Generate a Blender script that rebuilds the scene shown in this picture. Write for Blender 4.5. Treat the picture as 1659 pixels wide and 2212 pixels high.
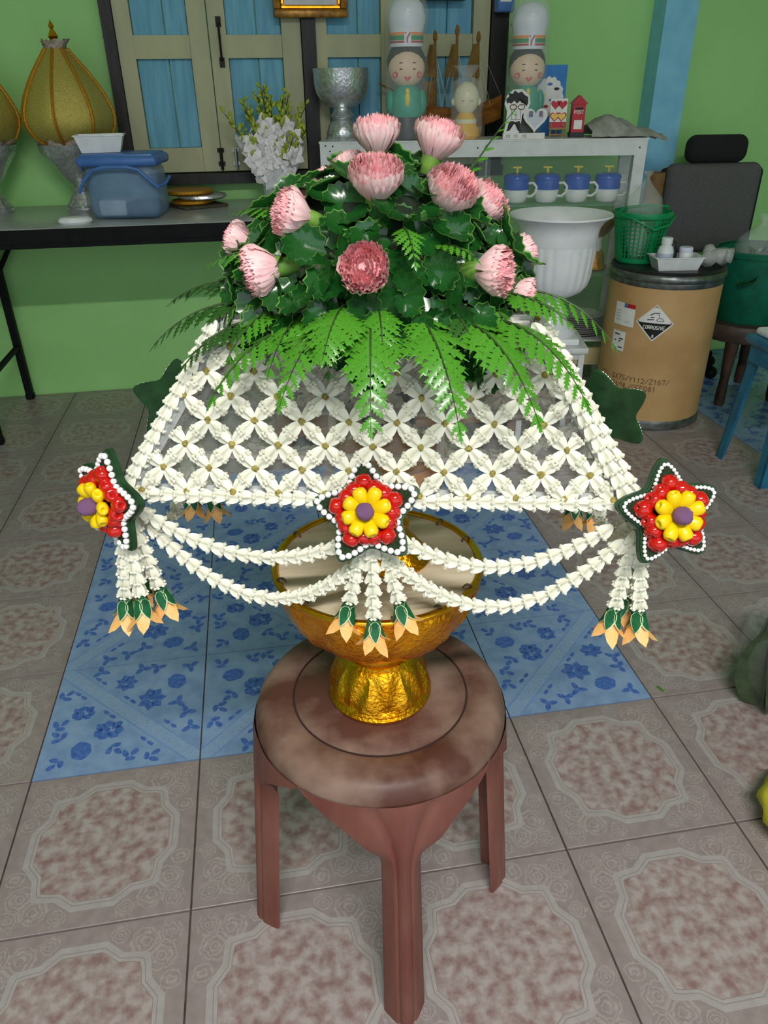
import bpy, math, random
from mathutils import Vector, Matrix, Quaternion
random.seed(7)
PI = math.pi
R = math.radians
for _o in list(bpy.data.objects):
    bpy.data.objects.remove(_o)
scene = bpy.context.scene
col = scene.collection

# ------------------------------------------------------------------ camera
cam_data = bpy.data.cameras.new('camera')
cam_data.sensor_fit = 'VERTICAL'
cam_data.sensor_height = 36.0
cam_data.sensor_width = 27.0
cam_data.lens = 36.0 * 1619.0 / 2212.0
cam_data.clip_start = 0.02
cam = bpy.data.objects.new('camera', cam_data)
cam.location = (0.4888, -1.0358, 1.0842)
cam.rotation_euler = (R(60.527), R(0.731), R(-9.496))
col.objects.link(cam)
scene.camera = cam

# ------------------------------------------------------------------ light
world = bpy.data.worlds.new('daylight')
scene.world = world
world.use_nodes = True
_bg = world.node_tree.nodes['Background']
_bg.inputs['Color'].default_value = (0.80, 0.90, 1.0, 1)
_bg.inputs['Strength'].default_value = 1.3


def area_light(name, loc, sx, sy, energy, color, rot=(0, 0, 0)):
    d = bpy.data.lights.new(name, 'AREA')
    d.shape = 'RECTANGLE'
    d.size = sx
    d.size_y = sy
    d.energy = energy
    d.color = color
    o = bpy.data.objects.new(name, d)
    o.location = loc
    o.rotation_euler = rot
    col.objects.link(o)
    return o


area_light('ceiling_tube_light', (0.55, -2.0, 2.52), 1.25, 0.10, 84, (1.0, 0.98, 0.93))
scene.view_settings.view_transform = 'Standard'
scene.view_settings.look = 'None'
scene.view_settings.exposure = -0.12
scene.view_settings.gamma = 1.0
scene.view_settings.use_curve_mapping = False


# ------------------------------------------------------------------ materials
def lin(c):
    r = []
    for v in c:
        v = v / 255.0
        r.append(v / 12.92 if v <= 0.04045 else ((v + 0.055) / 1.055) ** 2.4)
    return (r[0], r[1], r[2], 1.0)


def mat(name, c1, c2=None, scale=30, rough=0.5, metal=0.0, bump=0.0, bscale=None, alpha=1.0,
        trans=0.0, ior=1.45, coat=0.0, sss=0.0, emit=None, detail=3.0, stretch=None, lo=0.35, hi=0.65, spec=0.5):
    m = bpy.data.materials.new(name)
    m.use_nodes = True
    nt = m.node_tree
    N, L = nt.nodes, nt.links
    b = N['Principled BSDF']
    tc = N.new('ShaderNodeTexCoord')
    src = tc.outputs['Object']
    if stretch:
        mp = N.new('ShaderNodeMapping')
        mp.inputs['Scale'].default_value = stretch
        L.new(src, mp.inputs['Vector'])
        src = mp.outputs['Vector']
    nz = N.new('ShaderNodeTexNoise')
    nz.inputs['Scale'].default_value = scale
    nz.inputs['Detail'].default_value = detail
    L.new(src, nz.inputs['Vector'])
    cr = N.new('ShaderNodeValToRGB')
    cr.color_ramp.elements[0].position = lo
    cr.color_ramp.elements[1].position = hi
    cr.color_ramp.elements[0].color = lin(c1)
    cr.color_ramp.elements[1].color = lin(c2 if c2 else [min(255, v * 1.06 + 2) for v in c1])
    L.new(nz.outputs['Fac'], cr.inputs['Fac'])
    L.new(cr.outputs['Color'], b.inputs['Base Color'])
    b.inputs['Roughness'].default_value = rough
    b.inputs['Metallic'].default_value = metal
    b.inputs['IOR'].default_value = ior
    b.inputs['Specular IOR Level'].default_value = spec
    b.inputs['Alpha'].default_value = alpha
    b.inputs['Transmission Weight'].default_value = trans
    b.inputs['Coat Weight'].default_value = coat
    if sss:
        b.inputs['Subsurface Weight'].default_value = sss
        b.inputs['Subsurface Radius'].default_value = (0.01, 0.008, 0.005)
        b.inputs['Subsurface Scale'].default_value = 0.3
    if emit:
        b.inputs['Emission Color'].default_value = lin(emit[0])
        b.inputs['Emission Strength'].default_value = emit[1]
    if bump:
        n2 = N.new('ShaderNodeTexNoise')
        n2.inputs['Scale'].default_value = bscale or scale * 2
        n2.inputs['Detail'].default_value = 4
        L.new(src, n2.inputs['Vector'])
        bp = N.new('ShaderNodeBump')
        bp.inputs['Strength'].default_value = bump
        bp.inputs['Distance'].default_value = 0.004
        L.new(n2.outputs['Fac'], bp.inputs['Height'])
        L.new(bp.outputs['Normal'], b.inputs['Normal'])
    return m


# ------------------------------------------------------------------ mesh building
class MB:
    def __init__(s):
        s.v, s.f, s.m = [], [], []

    def add(s, verts, faces, mi=0, M=None):
        k = len(s.v)
        if M is not None:
            verts = [tuple(M @ Vector(p)) for p in verts]
        s.v += [tuple(p) for p in verts]
        s.f += [tuple(i + k for i in f) for f in faces]
        s.m += [mi] * len(faces)
        return s

    def merge(s, o, M=None, mi=None):
        k = len(s.v)
        s.v += [tuple(M @ Vector(p)) for p in o.v] if M is not None else o.v
        s.f += [tuple(i + k for i in f) for f in o.f]
        s.m += o.m if mi is None else [mi] * len(o.f)
        return s

    def box(s, c, d, mi=0, M=None):
        x, y, z = c
        a, b, e = d[0] / 2, d[1] / 2, d[2] / 2
        v = [(x + i * a, y + j * b, z + k * e) for k in (-1, 1) for j in (-1, 1) for i in (-1, 1)]
        return s.add(v, [(0, 2, 3, 1), (4, 5, 7, 6), (0, 1, 5, 4), (2, 6, 7, 3), (0, 4, 6, 2), (1, 3, 7, 5)], mi, M)

    def rbox(s, c, d, r=0.01, n=3, mi=0, M=None):
        """box with all edges rounded: a superellipsoid-like grid"""
        hx, hy, hz = d[0] / 2, d[1] / 2, d[2] / 2
        r = min(r, hx, hy, hz)
        us = []
        for q in range(4):
            for i in range(n + 1):
                us.append((q, PI / 2 * q + PI / 2 * i / n))
        ws = []
        for sgn in (-1, 1):
            for i in range(n + 1):
                ws.append((sgn, (-PI / 2 + PI / 2 * i / n) if sgn < 0 else PI / 2 * i / n))
        v, f = [], []
        nu = len(us)
        for sg, w in ws:
            for q, u in us:
                sx = 1 if q in (0, 3) else -1
                sy = 1 if q in (0, 1) else -1
                v.append((c[0] + sx * (hx - r) + r * math.cos(w) * math.cos(u),
                          c[1] + sy * (hy - r) + r * math.cos(w) * math.sin(u),
                          c[2] + sg * (hz - r) + r * math.sin(w)))
        for j in range(len(ws) - 1):
            for i in range(nu):
                a, b = j * nu + i, j * nu + (i + 1) % nu
                f.append((a, b, b + nu, a + nu))
        f.append(tuple(reversed(range(nu))))
        f.append(tuple((len(ws) - 1) * nu + i for i in range(nu)))
        return s.add(v, f, mi, M)

    def lathe(s, prof, n=24, mi=0, M=None, mod=None, caps=True):
        v, f = [], []
        for (r, z) in prof:
            for i in range(n):
                t = 2 * PI * i / n
                rr = r * (mod(t, z, r) if mod else 1.0)
                v.append((rr * math.cos(t), rr * math.sin(t), z))
        for j in range(len(prof) - 1):
            for i in range(n):
                a, b = j * n + i, j * n + (i + 1) % n
                f.append((a, b, b + n, a + n))
        if caps:
            if prof[0][0] > 1e-6:
                f.append(tuple(reversed(range(n))))
            if prof[-1][0] > 1e-6:
                f.append(tuple((len(prof) - 1) * n + i for i in range(n)))
        return s.add(v, f, mi, M)

    def tube(s, pts, r, n=8, mi=0, closed=False, M=None, caps=True):
        pts = [Vector(p) for p in pts]
        k = len(pts)
        rs = r if isinstance(r, (list, tuple)) else [r] * k
        v, f = [], []
        up = None
        for i, p in enumerate(pts):
            if closed:
                t = (pts[(i + 1) % k] - pts[i - 1])
            else:
                t = pts[min(i + 1, k - 1)] - pts[max(i - 1, 0)]
            t = t.normalized() if t.length > 1e-9 else Vector((0, 0, 1))
            if up is None:
                up = t.orthogonal().normalized()
            up = (up - t * up.dot(t))
            up = up.normalized() if up.length > 1e-6 else t.orthogonal().normalized()
            w = t.cross(up)
            for q in range(n):
                a = 2 * PI * q / n
                v.append(tuple(p + (up * math.cos(a) + w * math.sin(a)) * rs[i]))
        for i in range(k if closed else k - 1):
            for q in range(n):
                a, b = i * n + q, i * n + (q + 1) % n
                c2, d2 = ((i + 1) % k) * n + (q + 1) % n, ((i + 1) % k) * n + q
                f.append((a, b, c2, d2))
        if caps and not closed:
            f.append(tuple(reversed(range(n))))
            f.append(tuple((k - 1) * n + q for q in range(n)))
        return s.add(v, f, mi, M)

    def prism(s, poly, z0, z1, mi=0, M=None):
        n = len(poly)
        v = [(x, y, z0) for x, y in poly] + [(x, y, z1) for x, y in poly]
        f = [tuple(reversed(range(n))), tuple(range(n, 2 * n))]
        f += [(i, (i + 1) % n, (i + 1) % n + n, i + n) for i in range(n)]
        return s.add(v, f, mi, M)

    def poly(s, pts3, mi=0, M=None):
        return s.add(pts3, [tuple(range(len(pts3)))], mi, M)

    def sphere(s, c, r, n=12, k=8, mi=0, M=None, wob=0.0, seed=0):
        rx, ry, rz = r if isinstance(r, (list, tuple)) else (r, r, r)
        rnd = random.Random(seed)
        v = [(c[0], c[1], c[2] - rz)]
        f = []
        for j in range(1, k):
            ph = -PI / 2 + PI * j / k
            for i in range(n):
                t = 2 * PI * i / n
                w = 1 + (rnd.uniform(-wob, wob) if wob else 0)
                v.append((c[0] + rx * w * math.cos(ph) * math.cos(t), c[1] + ry * w * math.cos(ph) * math.sin(t), c[2] + rz * w * math.sin(ph)))
        v.append((c[0], c[1], c[2] + rz))
        last = len(v) - 1
        for i in range(n):
            f.append((0, 1 + (i + 1) % n, 1 + i))
            for j in range(k - 2):
                a, b = 1 + j * n + i, 1 + j * n + (i + 1) % n
                f.append((a, b, b + n, a + n))
            a, b = 1 + (k - 2) * n + i, 1 + (k - 2) * n + (i + 1) % n
            f.append((a, b, last))
        return s.add(v, f, mi, M)

    def mesh(s, name, mats, smooth=True):
        me = bpy.data.meshes.new(name)
        me.from_pydata(s.v, [], s.f)
        for mm in (mats if isinstance(mats, (list, tuple)) else [mats]):
            me.materials.append(mm)
        me.polygons.foreach_set('material_index', s.m)
        if smooth:
            me.polygons.foreach_set('use_smooth', [True] * len(me.polygons))
        me.update()
        return me

    def build(s, name, mats, parent=None, loc=(0, 0, 0), rot=(0, 0, 0), smooth=True, sharp=40):
        me = s.mesh(name, mats, smooth)
        if smooth and sharp is not None:
            me.set_sharp_from_angle(angle=R(sharp))
        return place(name, me, parent, loc, rot)


def place(name, me, parent=None, loc=(0, 0, 0), rot=(0, 0, 0), scale=None):
    o = bpy.data.objects.new(name, me)
    col.objects.link(o)
    o.parent = parent
    o.location = loc
    if isinstance(rot, Quaternion):
        o.rotation_mode = 'QUATERNION'
        o.rotation_quaternion = rot
    else:
        o.rotation_euler = rot
    if scale is not None:
        o.scale = scale if isinstance(scale, (tuple, list)) else (scale, scale, scale)
    return o


def tag(o, label=None, cat=None, group=None, kind=None):
    if label:
        o['label'] = label
    if cat:
        o['category'] = cat
    if group:
        o['group'] = group
    if kind:
        o['kind'] = kind
    return o


def thing(name, label, cat, loc=(0, 0, 0), rot=(0, 0, 0), group=None):
    o = place(name, None, None, loc, rot)
    o.empty_display_size = 0.05
    return tag(o, label, cat, group)


def structure(o):
    o['kind'] = 'structure'
    return o


def basis(origin, xa, ya, za):
    M = Matrix.Identity(4)
    for i, a in enumerate((xa, ya, za)):
        for j in range(3):
            M[j][i] = a[j]
    M.translation = Vector(origin)
    return M


def look_quat(d, up=(0, 0, 1), roll=0.0):
    """+Z along d, +Y as near to up as it can be"""
    z = Vector(d).normalized()
    u = Vector(up)
    x = u.cross(z)
    if x.length < 1e-4:
        x = Vector((1, 0, 0)).cross(z)
        if x.length < 1e-4:
            x = Vector((0, 1, 0)).cross(z)
    x.normalize()
    y = z.cross(x)
    q = basis((0, 0, 0), x, y, z).to_3x3().to_quaternion()
    return q @ Quaternion((0, 0, 1), roll) if roll else q


def TM(p, q=None, s=1.0):
    M = (q.to_matrix().to_4x4() if q is not None else Matrix.Identity(4))
    S = Matrix.Diagonal((s, s, s, 1)) if not isinstance(s, (tuple, list)) else Matrix.Diagonal((s[0], s[1], s[2], 1))
    return Matrix.Translation(Vector(p)) @ M @ S


def arc(cx, cy, r, a0, a1, n):
    return [(cx + r * math.cos(a0 + (a1 - a0) * i / n), cy + r * math.sin(a0 + (a1 - a0) * i / n)) for i in range(n + 1)]


STROKES = {  # letters on a 0..1 x 0..1 grid as strokes
    'A': [[(0, 0), (.5, 1), (1, 0)], [(.2, .4), (.8, .4)]], 'C': [[(1, .85), (.7, 1), (.3, 1), (0, .7), (0, .3), (.3, 0), (.7, 0), (1, .15)]],
    'E': [[(1, 1), (0, 1), (0, 0), (1, 0)], [(0, .5), (.8, .5)]], 'F': [[(1, 1), (0, 1), (0, 0)], [(0, .5), (.8, .5)]],
    'I': [[(.5, 0), (.5, 1)]], 'L': [[(0, 1), (0, 0), (1, 0)]], 'N': [[(0, 0), (0, 1), (1, 0), (1, 1)]], 'H': [[(0, 0), (0, 1)], [(1, 0), (1, 1)], [(0, .5), (1, .5)]],
    'O': [[(.3, 0), (0, .3), (0, .7), (.3, 1), (.7, 1), (1, .7), (1, .3), (.7, 0), (.3, 0)]],
    'P': [[(0, 0), (0, 1), (.8, 1), (1, .8), (.8, .5), (0, .5)]], 'R': [[(0, 0), (0, 1), (.8, 1), (1, .8), (.8, .5), (0, .5)], [(.5, .5), (1, 0)]],
    'S': [[(1, .85), (.7, 1), (.3, 1), (0, .75), (.3, .5), (.7, .5), (1, .25), (.7, 0), (.3, 0), (0, .15)]], 'T': [[(0, 1), (1, 1)], [(.5, 1), (.5, 0)]],
    'V': [[(0, 1), (.5, 0), (1, 1)]], 'Y': [[(0, 1), (.5, .5), (1, 1)], [(.5, .5), (.5, 0)]], 'Z': [[(0, 1), (1, 1), (0, 0), (1, 0)]],
    'W': [[(0, 1), (.25, 0), (.5, .7), (.75, 0), (1, 1)]], 'X': [[(0, 0), (1, 1)], [(0, 1), (1, 0)]], 'G': [[(1, .85), (.7, 1), (.3, 1), (0, .7), (0, .3), (.3, 0), (.7, 0), (1, .2), (1, .45), (.6, .45)]],
    'D': [[(0, 0), (0, 1), (.6, 1), (1, .7), (1, .3), (.6, 0), (0, 0)]], 'J': [[(.9, 1), (.9, .25), (.6, 0), (.2, 0), (0, .2)]], 'M': [[(0, 0), (0, 1), (.5, .4), (1, 1), (1, 0)]],
    '0': [[(.3, 0), (0, .3), (0, .7), (.3, 1), (.7, 1), (1, .7), (1, .3), (.7, 0), (.3, 0)]], '1': [[(.2, .75), (.55, 1), (.55, 0)]],
    '2': [[(0, .75), (.3, 1), (.7, 1), (1, .75), (.9, .5), (0, 0), (1, 0)]], '5': [[(1, 1), (.1, 1), (0, .55), (.6, .6), (1, .35), (.7, 0), (0, .05)]],
    '6': [[(.9, .95), (.4, .9), (0, .4), (.2, 0), (.8, 0), (1, .3), (.7, .55), (.1, .45)]], '7': [[(0, 1), (1, 1), (.4, 0)]],
    '8': [[(.5, .52), (.1, .75), (.5, 1), (.9, .75), (.5, .52), (0, .25), (.5, 0), (1, .25), (.5, .52)]], '/': [[(0, 0), (1, 1)]], ' ': []}


def text_strokes(txt, h, wr=0.6, gap=0.25):
    """list of poly-lines (x, y), left bottom at 0,0; and total width"""
    out = []
    x = 0.0
    for ch in txt:
        w = h * wr * (0.3 if ch == 'I' else 1)
        for st in STROKES.get(ch, []):
            out.append([(x + p[0] * w, p[1] * h) for p in st])
        x += w + h * gap
    return out, x - h * gap


def stroke_quads(mb, lines, width, fn, mi=0):
    """flat ribbons; fn maps (x, y) to a 3-D point"""
    for ln in lines:
        for a, b in zip(ln, ln[1:]):
            dx, dy = b[0] - a[0], b[1] - a[1]
            l = math.hypot(dx, dy) or 1e-6
            nx, ny = -dy / l * width / 2, dx / l * width / 2
            ex, ey = dx / l * width * .3, dy / l * width * .3
            q = [(a[0] + nx - ex, a[1] + ny - ey), (a[0] - nx - ex, a[1] - ny - ey), (b[0] - nx + ex, b[1] - ny + ey), (b[0] + nx + ex, b[1] + ny + ey)]
            mb.poly([fn(*p) for p in q], mi)
    return mb

# ================================================================== THE ROOM
WALL_Y = 2.105
m_grout = mat('grout', (92, 84, 78), (70, 64, 60), 40, rough=.9)
m_wall = mat('green_wall_paint', (164, 220, 138), (154, 210, 130), 3, rough=.55, bump=.08, bscale=60)
m_ceiling = mat('ceiling_paint', (225, 225, 215), rough=.8)
m_blue_paint = mat('blue_pillar_paint', (140, 206, 236), (126, 192, 226), 12, rough=.6, bump=.25, bscale=40)


def tile_material():
    """beige glazed tile with embossed scroll lines near its corners"""
    m = mat('beige_tile_glaze', (153, 140, 140), (143, 130, 130), 60, rough=.34, bump=.04, bscale=300)
    N, L = m.node_tree.nodes, m.node_tree.links
    b = N['Principled BSDF']
    tc = N.new('ShaderNodeTexCoord')
    ab = N.new('ShaderNodeVectorMath')
    ab.operation = 'ABSOLUTE'
    L.new(tc.outputs['Object'], ab.inputs[0])
    total = None
    for (cx, cy, rad, k) in ((.112, .088, .024, 900), (.088, .112, .024, 900), (.122, .122, .018, 1100), (.128, .05, .016, 1000), (.05, .128, .016, 1000)):
        d = N.new('ShaderNodeVectorMath')
        d.operation = 'DISTANCE'
        d.inputs[1].default_value = (cx, cy, 0)
        L.new(ab.outputs[0], d.inputs[0])
        mu = N.new('ShaderNodeMath')
        mu.operation = 'MULTIPLY'
        mu.inputs[1].default_value = k
        L.new(d.outputs['Value'], mu.inputs[0])
        nz = N.new('ShaderNodeTexNoise')
        nz.inputs['Scale'].default_value = 90
        L.new(ab.outputs[0], nz.inputs['Vector'])
        ad = N.new('ShaderNodeMath')
        ad.operation = 'MULTIPLY_ADD'
        ad.inputs[1].default_value = 16.0
        L.new(nz.outputs['Fac'], ad.inputs[0])
        L.new(mu.outputs[0], ad.inputs[2])
        sn = N.new('ShaderNodeMath')
        sn.operation = 'SINE'
        L.new(ad.outputs[0], sn.inputs[0])
        gt = N.new('ShaderNodeMath')
        gt.operation = 'GREATER_THAN'
        gt.inputs[1].default_value = .45
        L.new(sn.outputs[0], gt.inputs[0])
        lt = N.new('ShaderNodeMath')
        lt.operation = 'LESS_THAN'
        lt.inputs[1].default_value = rad
        L.new(d.outputs['Value'], lt.inputs[0])
        ml = N.new('ShaderNodeMath')
        ml.operation = 'MULTIPLY'
        L.new(gt.outputs[0], ml.inputs[0])
        L.new(lt.outputs[0], ml.inputs[1])
        if total is None:
            total = ml
        else:
            mx = N.new('ShaderNodeMath')
            mx.operation = 'MAXIMUM'
            L.new(total.outputs[0], mx.inputs[0])
            L.new(ml.outputs[0], mx.inputs[1])
            total = mx
    mix = N.new('ShaderNodeMix')
    mix.data_type = 'RGBA'
    old = b.inputs['Base Color'].links[0].from_socket
    fac = N.new('ShaderNodeMath')
    fac.operation = 'MULTIPLY'
    fac.inputs[1].default_value = .55
    L.new(total.outputs[0], fac.inputs[0])
    L.new(fac.outputs[0], mix.inputs[0])
    L.new(old, mix.inputs[6])
    mix.inputs[7].default_value = lin((174, 165, 164))
    L.new(mix.outputs[2], b.inputs['Base Color'])
    return m


def world_noise(m, fac=1.0):
    """let the mottling differ from tile to tile: use the place in the room instead of the tile's own frame"""
    N, L = m.node_tree.nodes, m.node_tree.links
    g = N.new('ShaderNodeNewGeometry')
    for n in N:
        if n.type == 'TEX_NOISE':
            L.new(g.outputs['Position'], n.inputs['Vector'])
    return m


m_tile = tile_material()
m_tile_band = mat('tile_pale_band', (171, 163, 164), (163, 155, 156), 60, rough=.3)
m_tile_line = mat('tile_dark_line', (138, 126, 121), rough=.4)
m_tile_mott = world_noise(mat('tile_mottled_centre', (138, 110, 109), (172, 161, 160), 55, rough=.3, detail=7, lo=.34, hi=.62))
m_btile = world_noise(mat('blue_tile_glaze', (120, 148, 192), (140, 166, 204), 26, rough=.3, detail=5))
m_btile_band = mat('blue_tile_lace_band', (143, 168, 203), (130, 156, 195), 150, rough=.3)
m_btile_dark = world_noise(mat('blue_tile_print', (58, 92, 172), (88, 124, 196), 130, rough=.3, detail=5))
m_btile_mid = mat('blue_tile_band_edge', (112, 144, 194), rough=.35)


def beige_tile_mesh():
    mb = MB()
    q = [(.0, .82), (.22, .82), (.40, .68), (.57, .66), (.64, .64), (.66, .57), (.68, .40), (.82, .22)]
    pts, sq = [], []
    for k in range(4):
        a = -PI / 2 * k
        for i, (x, y) in enumerate(q):
            pts.append((x * math.cos(a) - y * math.sin(a), x * math.sin(a) + y * math.cos(a)))
            s_ = max(abs(x), abs(y))
            X, Y = x / s_, y / s_
            if i == 4:
                X, Y = 1, 1
            sq.append((X * math.cos(a) - Y * math.sin(a), X * math.sin(a) + Y * math.cos(a)))
    n = len(pts)
    H = .1486
    rings = [[(x * H, y * H, -.008) for x, y in sq], [(x * H, y * H, -.0008) for x, y in sq], [(x * (H - .001), y * (H - .001), 0) for x, y in sq]]
    for s_ in (1.0, .925, .915, .875, .865):
        rings.append([(x * .1486 * s_, y * .1486 * s_, 0) for x, y in pts])
    mi = [0, 0, 0, 1, 2, 1, 2]
    v = [p for r_ in rings for p in r_]
    for j in range(len(rings) - 1):
        mb.add([], [])
        f = [(j * n + i, j * n + (i + 1) % n, (j + 1) * n + (i + 1) % n, (j + 1) * n + i) for i in range(n)]
        f = [tuple(reversed(t)) for t in f]
        mb.f += f
        mb.m += [mi[j]] * n
    mb.v = v
    mb.f.append(tuple(reversed([(len(rings) - 1) * n + i for i in range(n)])))
    mb.m.append(3)
    return mb.mesh('beige_tile', [m_tile, m_tile_band, m_tile_line, m_tile_mott], smooth=False)


def blue_tile_mesh():
    mb = MB()
    H = .1486
    mb.box((0, 0, -.004), (2 * H, 2 * H, .008), 0)
    z = .00015

    def blob(cx, cy, rx, ry, a, n=14, sc=.10, lobes=7, mi=2, zz=.0004):
        p = []
        for i in range(n):
            t = 2 * PI * i / n
            r = 1 + sc * math.cos(lobes * t)
            x, y = rx * r * math.cos(t), ry * r * math.sin(t)
            p.append((cx + x * math.cos(a) - y * math.sin(a), cy + x * math.sin(a) + y * math.cos(a), zz))
        mb.poly(p, mi)
    w = .034
    # lace band from one corner to the other
    e = H - w * .7
    mb.poly([(-H, -H, z), (-e, -H, z), (H, e, z), (H, H, z), (e, H, z), (-H, -e, z)], 3)
    w2 = .027
    e2 = H - w2 * .7
    mb.poly([(-H, -H, z * 2), (-e2, -H, z * 2), (H, e2, z * 2), (H, H, z * 2), (e2, H, z * 2), (-H, -e2, z * 2)], 1)
    rnd = random.Random(3)
    for sgn in (1, -1):
        def P(x, y):
            return (x, y) if sgn > 0 else (y * .98, x * .98)
        # a peony: ring of lobes around a pale heart
        for (fx, fy, s_) in ((.030, -.045, 1.0), (.088, .012, .8)):
            for k in range(7):
                t = 2 * PI * k / 7 + .3 * sgn
                x, y = P(fx + .020 * s_ * math.cos(t), fy + .0165 * s_ * math.sin(t))
                blob(x, y, .0118 * s_, .0086 * s_, t, 9, .14, 4)
            x, y = P(fx + .003, fy)
            blob(x, y, .008 * s_, .006 * s_, .4, 9, .1, 5)
        # rosettes and leaves
        x, y = P(.075, -.092)
        blob(x, y, .023, .019, .2, 18, .05, 12)
        for (fx, fy, a) in ((-.02, -.118, .4), (.012, -.098, -.3), (.125, -.048, .8), (.118, -.118, 1.2), (.132, .07, .2), (-.062, -.128, .1), (.128, -.016, .4)):
            for k in range(3):
                x, y = P(fx + .010 * math.cos(a + 2.1 * k), fy + .010 * math.sin(a + 2.1 * k))
                blob(x, y, .0100, .0058, a + 2.1 * k, 8, .08, 3)
        for (fx, fy) in ((-.055, -.095), (.028, -.008), (.095, .058)):
            for k in range(2):
                x, y = P(fx + .014 * k, fy + .014 * k)
                blob(x, y, .0085, .004, PI / 4, 8, .1, 3)
    return mb.mesh('blue_tile', [m_btile, m_btile_band, m_btile_dark, m_btile_mid], smooth=False)


_f = MB()
_f.box((0.9, -1.2, -.03), (8.2, 6.7, .05))
floor = structure(_f.build('floor', m_grout, smooth=False))
tag(floor, 'floor of printed beige ceramic tiles with a square of blue flower tiles')
me_bt, me_blt = beige_tile_mesh(), blue_tile_mesh()
_rt = random.Random(5)
for c in range(-6, 13):
    for r_ in range(-6, 7):
        blue = (0 <= c <= 3 and 0 <= r_ <= 3) or (7 <= c <= 10 and 2 <= r_ <= 6)
        rot = (PI / 2 if (c + r_) % 2 == 0 else 0) if blue else PI / 2 * _rt.randrange(4)
        place('floor_tile', me_blt if blue else me_bt, floor, (c * .3 + .15, r_ * .3 + .15, _rt.uniform(-.0004, .0004)), (0, 0, rot))

_w = MB()
_w.box((0.9, WALL_Y + .08, 1.3), (8.2, .16, 2.66))
wall_back = structure(_w.build('wall_back', m_wall, smooth=False))
_w = MB()
_w.box((-3.12, -1.2, 1.3), (.16, 6.5, 2.66))
structure(_w.build('wall_left', m_wall, smooth=False))
_w = MB()
_w.box((4.92, -1.2, 1.3), (.16, 6.5, 2.66))
structure(_w.build('wall_right', m_wall, smooth=False))
_w = MB()
_w.box((0.9, -1.2, 2.66), (8.2, 6.7, .08))
structure(_w.build('ceiling', m_ceiling, smooth=False))
# blue pillar against the back wall
_w = MB()
_w.box((2.098, WALL_Y - .050, 1.31), (.128, .10, 2.61))
structure(tag(_w.build('trim_1', m_blue_paint, smooth=False), 'sky blue painted pillar standing out of the green back wall'))

# ------------------------------------------------------------------ shuttered windows
m_cream_wood = mat('cream_shutter_paint', (190, 188, 148), (168, 170, 140), 9, rough=.6, stretch=(1, 1, .3), bump=.15, bscale=40, detail=6)
m_blue_plank = mat('blue_plank_paint', (112, 178, 204), (92, 156, 186), 14, rough=.55, stretch=(4, 4, .4), bump=.2, bscale=40, detail=6)
m_dark_post = mat('black_window_post', (34, 28, 28), (18, 16, 18), 30, rough=.5, bump=.3, bscale=60, stretch=(1, 1, .3))
m_iron = mat('rusty_iron', (52, 44, 40), (30, 28, 28), 60, rough=.6, metal=.5)
m_steel = mat('brushed_steel', (170, 172, 172), (140, 142, 142), 60, rough=.35, metal=.9)
Z0, Z1 = .825, 1.62


def window(idx, xs, label):
    w = structure(place('window_%d' % idx, None, None, (0, WALL_Y, 0)))
    tag(w, label)
    # xs: pairs of (left stile l, panel l, panel r, right stile r)
    for li, (a, b, c, d) in enumerate(xs):
        leaf = MB()
        leaf.box(((a + b) / 2, -.022, (Z0 + Z1) / 2), (b - a, .030, Z1 - Z0))
        sh = leaf.build('shutter', m_cream_wood, w, smooth=False)
        for (u0, u1) in ((c, d),):
            s_ = MB()
            s_.box(((u0 + u1) / 2, -.022, (Z0 + Z1) / 2), (u1 - u0 - .002, .030, Z1 - Z0))
            s_.build('stile', m_cream_wood, sh, smooth=False)
        for (z0, z1) in ((Z0, .905), (1.183, 1.252), (1.52, Z1)):
            s_ = MB()
            s_.box(((b + c) / 2, -.020, (z0 + z1) / 2), (c - b, .028, z1 - z0))
            s_.build('rail', m_cream_wood, sh, smooth=False)
        for (z0, z1) in ((.905, 1.183), (1.252, 1.52)):
            cuts = [b, b + (c - b) * (.58 if li == 0 else .55), c]
            for u0, u1 in zip(cuts, cuts[1:]):
                s_ = MB()
                s_.rbox(((u0 + u1) / 2, -.010, (z0 + z1) / 2), (u1 - u0 - .003, .010, z1 - z0), .0015, 1)
                s_.build('plank', m_blue_plank, sh, smooth=False)
    return w


w1 = window(1, [(.092, .146, .332, .398), (.401, .459, .648, .716)], 'wooden window with cream framed light blue shutters left of the dark middle post')
w2 = window(2, [(.768, .806, .999, 1.062), (1.065, 1.130, 1.335, 1.398)], 'wooden window with cream framed blue shutters behind the toys')
for i, (x0, x1, z0) in enumerate(((.052, .090, .82), (.718, .766, .82), (1.400, 1.462, .82))):
    _p = MB()
    _p.box(((x0 + x1) / 2, WALL_Y - .028, (z0 + 1.7) / 2), (x1 - x0, .056, 1.7 - z0))
    structure(tag(_p.build('trim_%d' % (i + 2), m_dark_post, smooth=False), ['dark weathered post at the left edge of the shuttered window', 'dark weathered post between the two shuttered windows', 'black post at the right edge of the shuttered window'][i]))
_p = MB()
_p.box((.757, WALL_Y - .035, .802), (1.42, .07, .036))
structure(tag(_p.build('trim_5', m_dark_post, smooth=False), 'dark sill board under the shuttered windows'))
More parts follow.
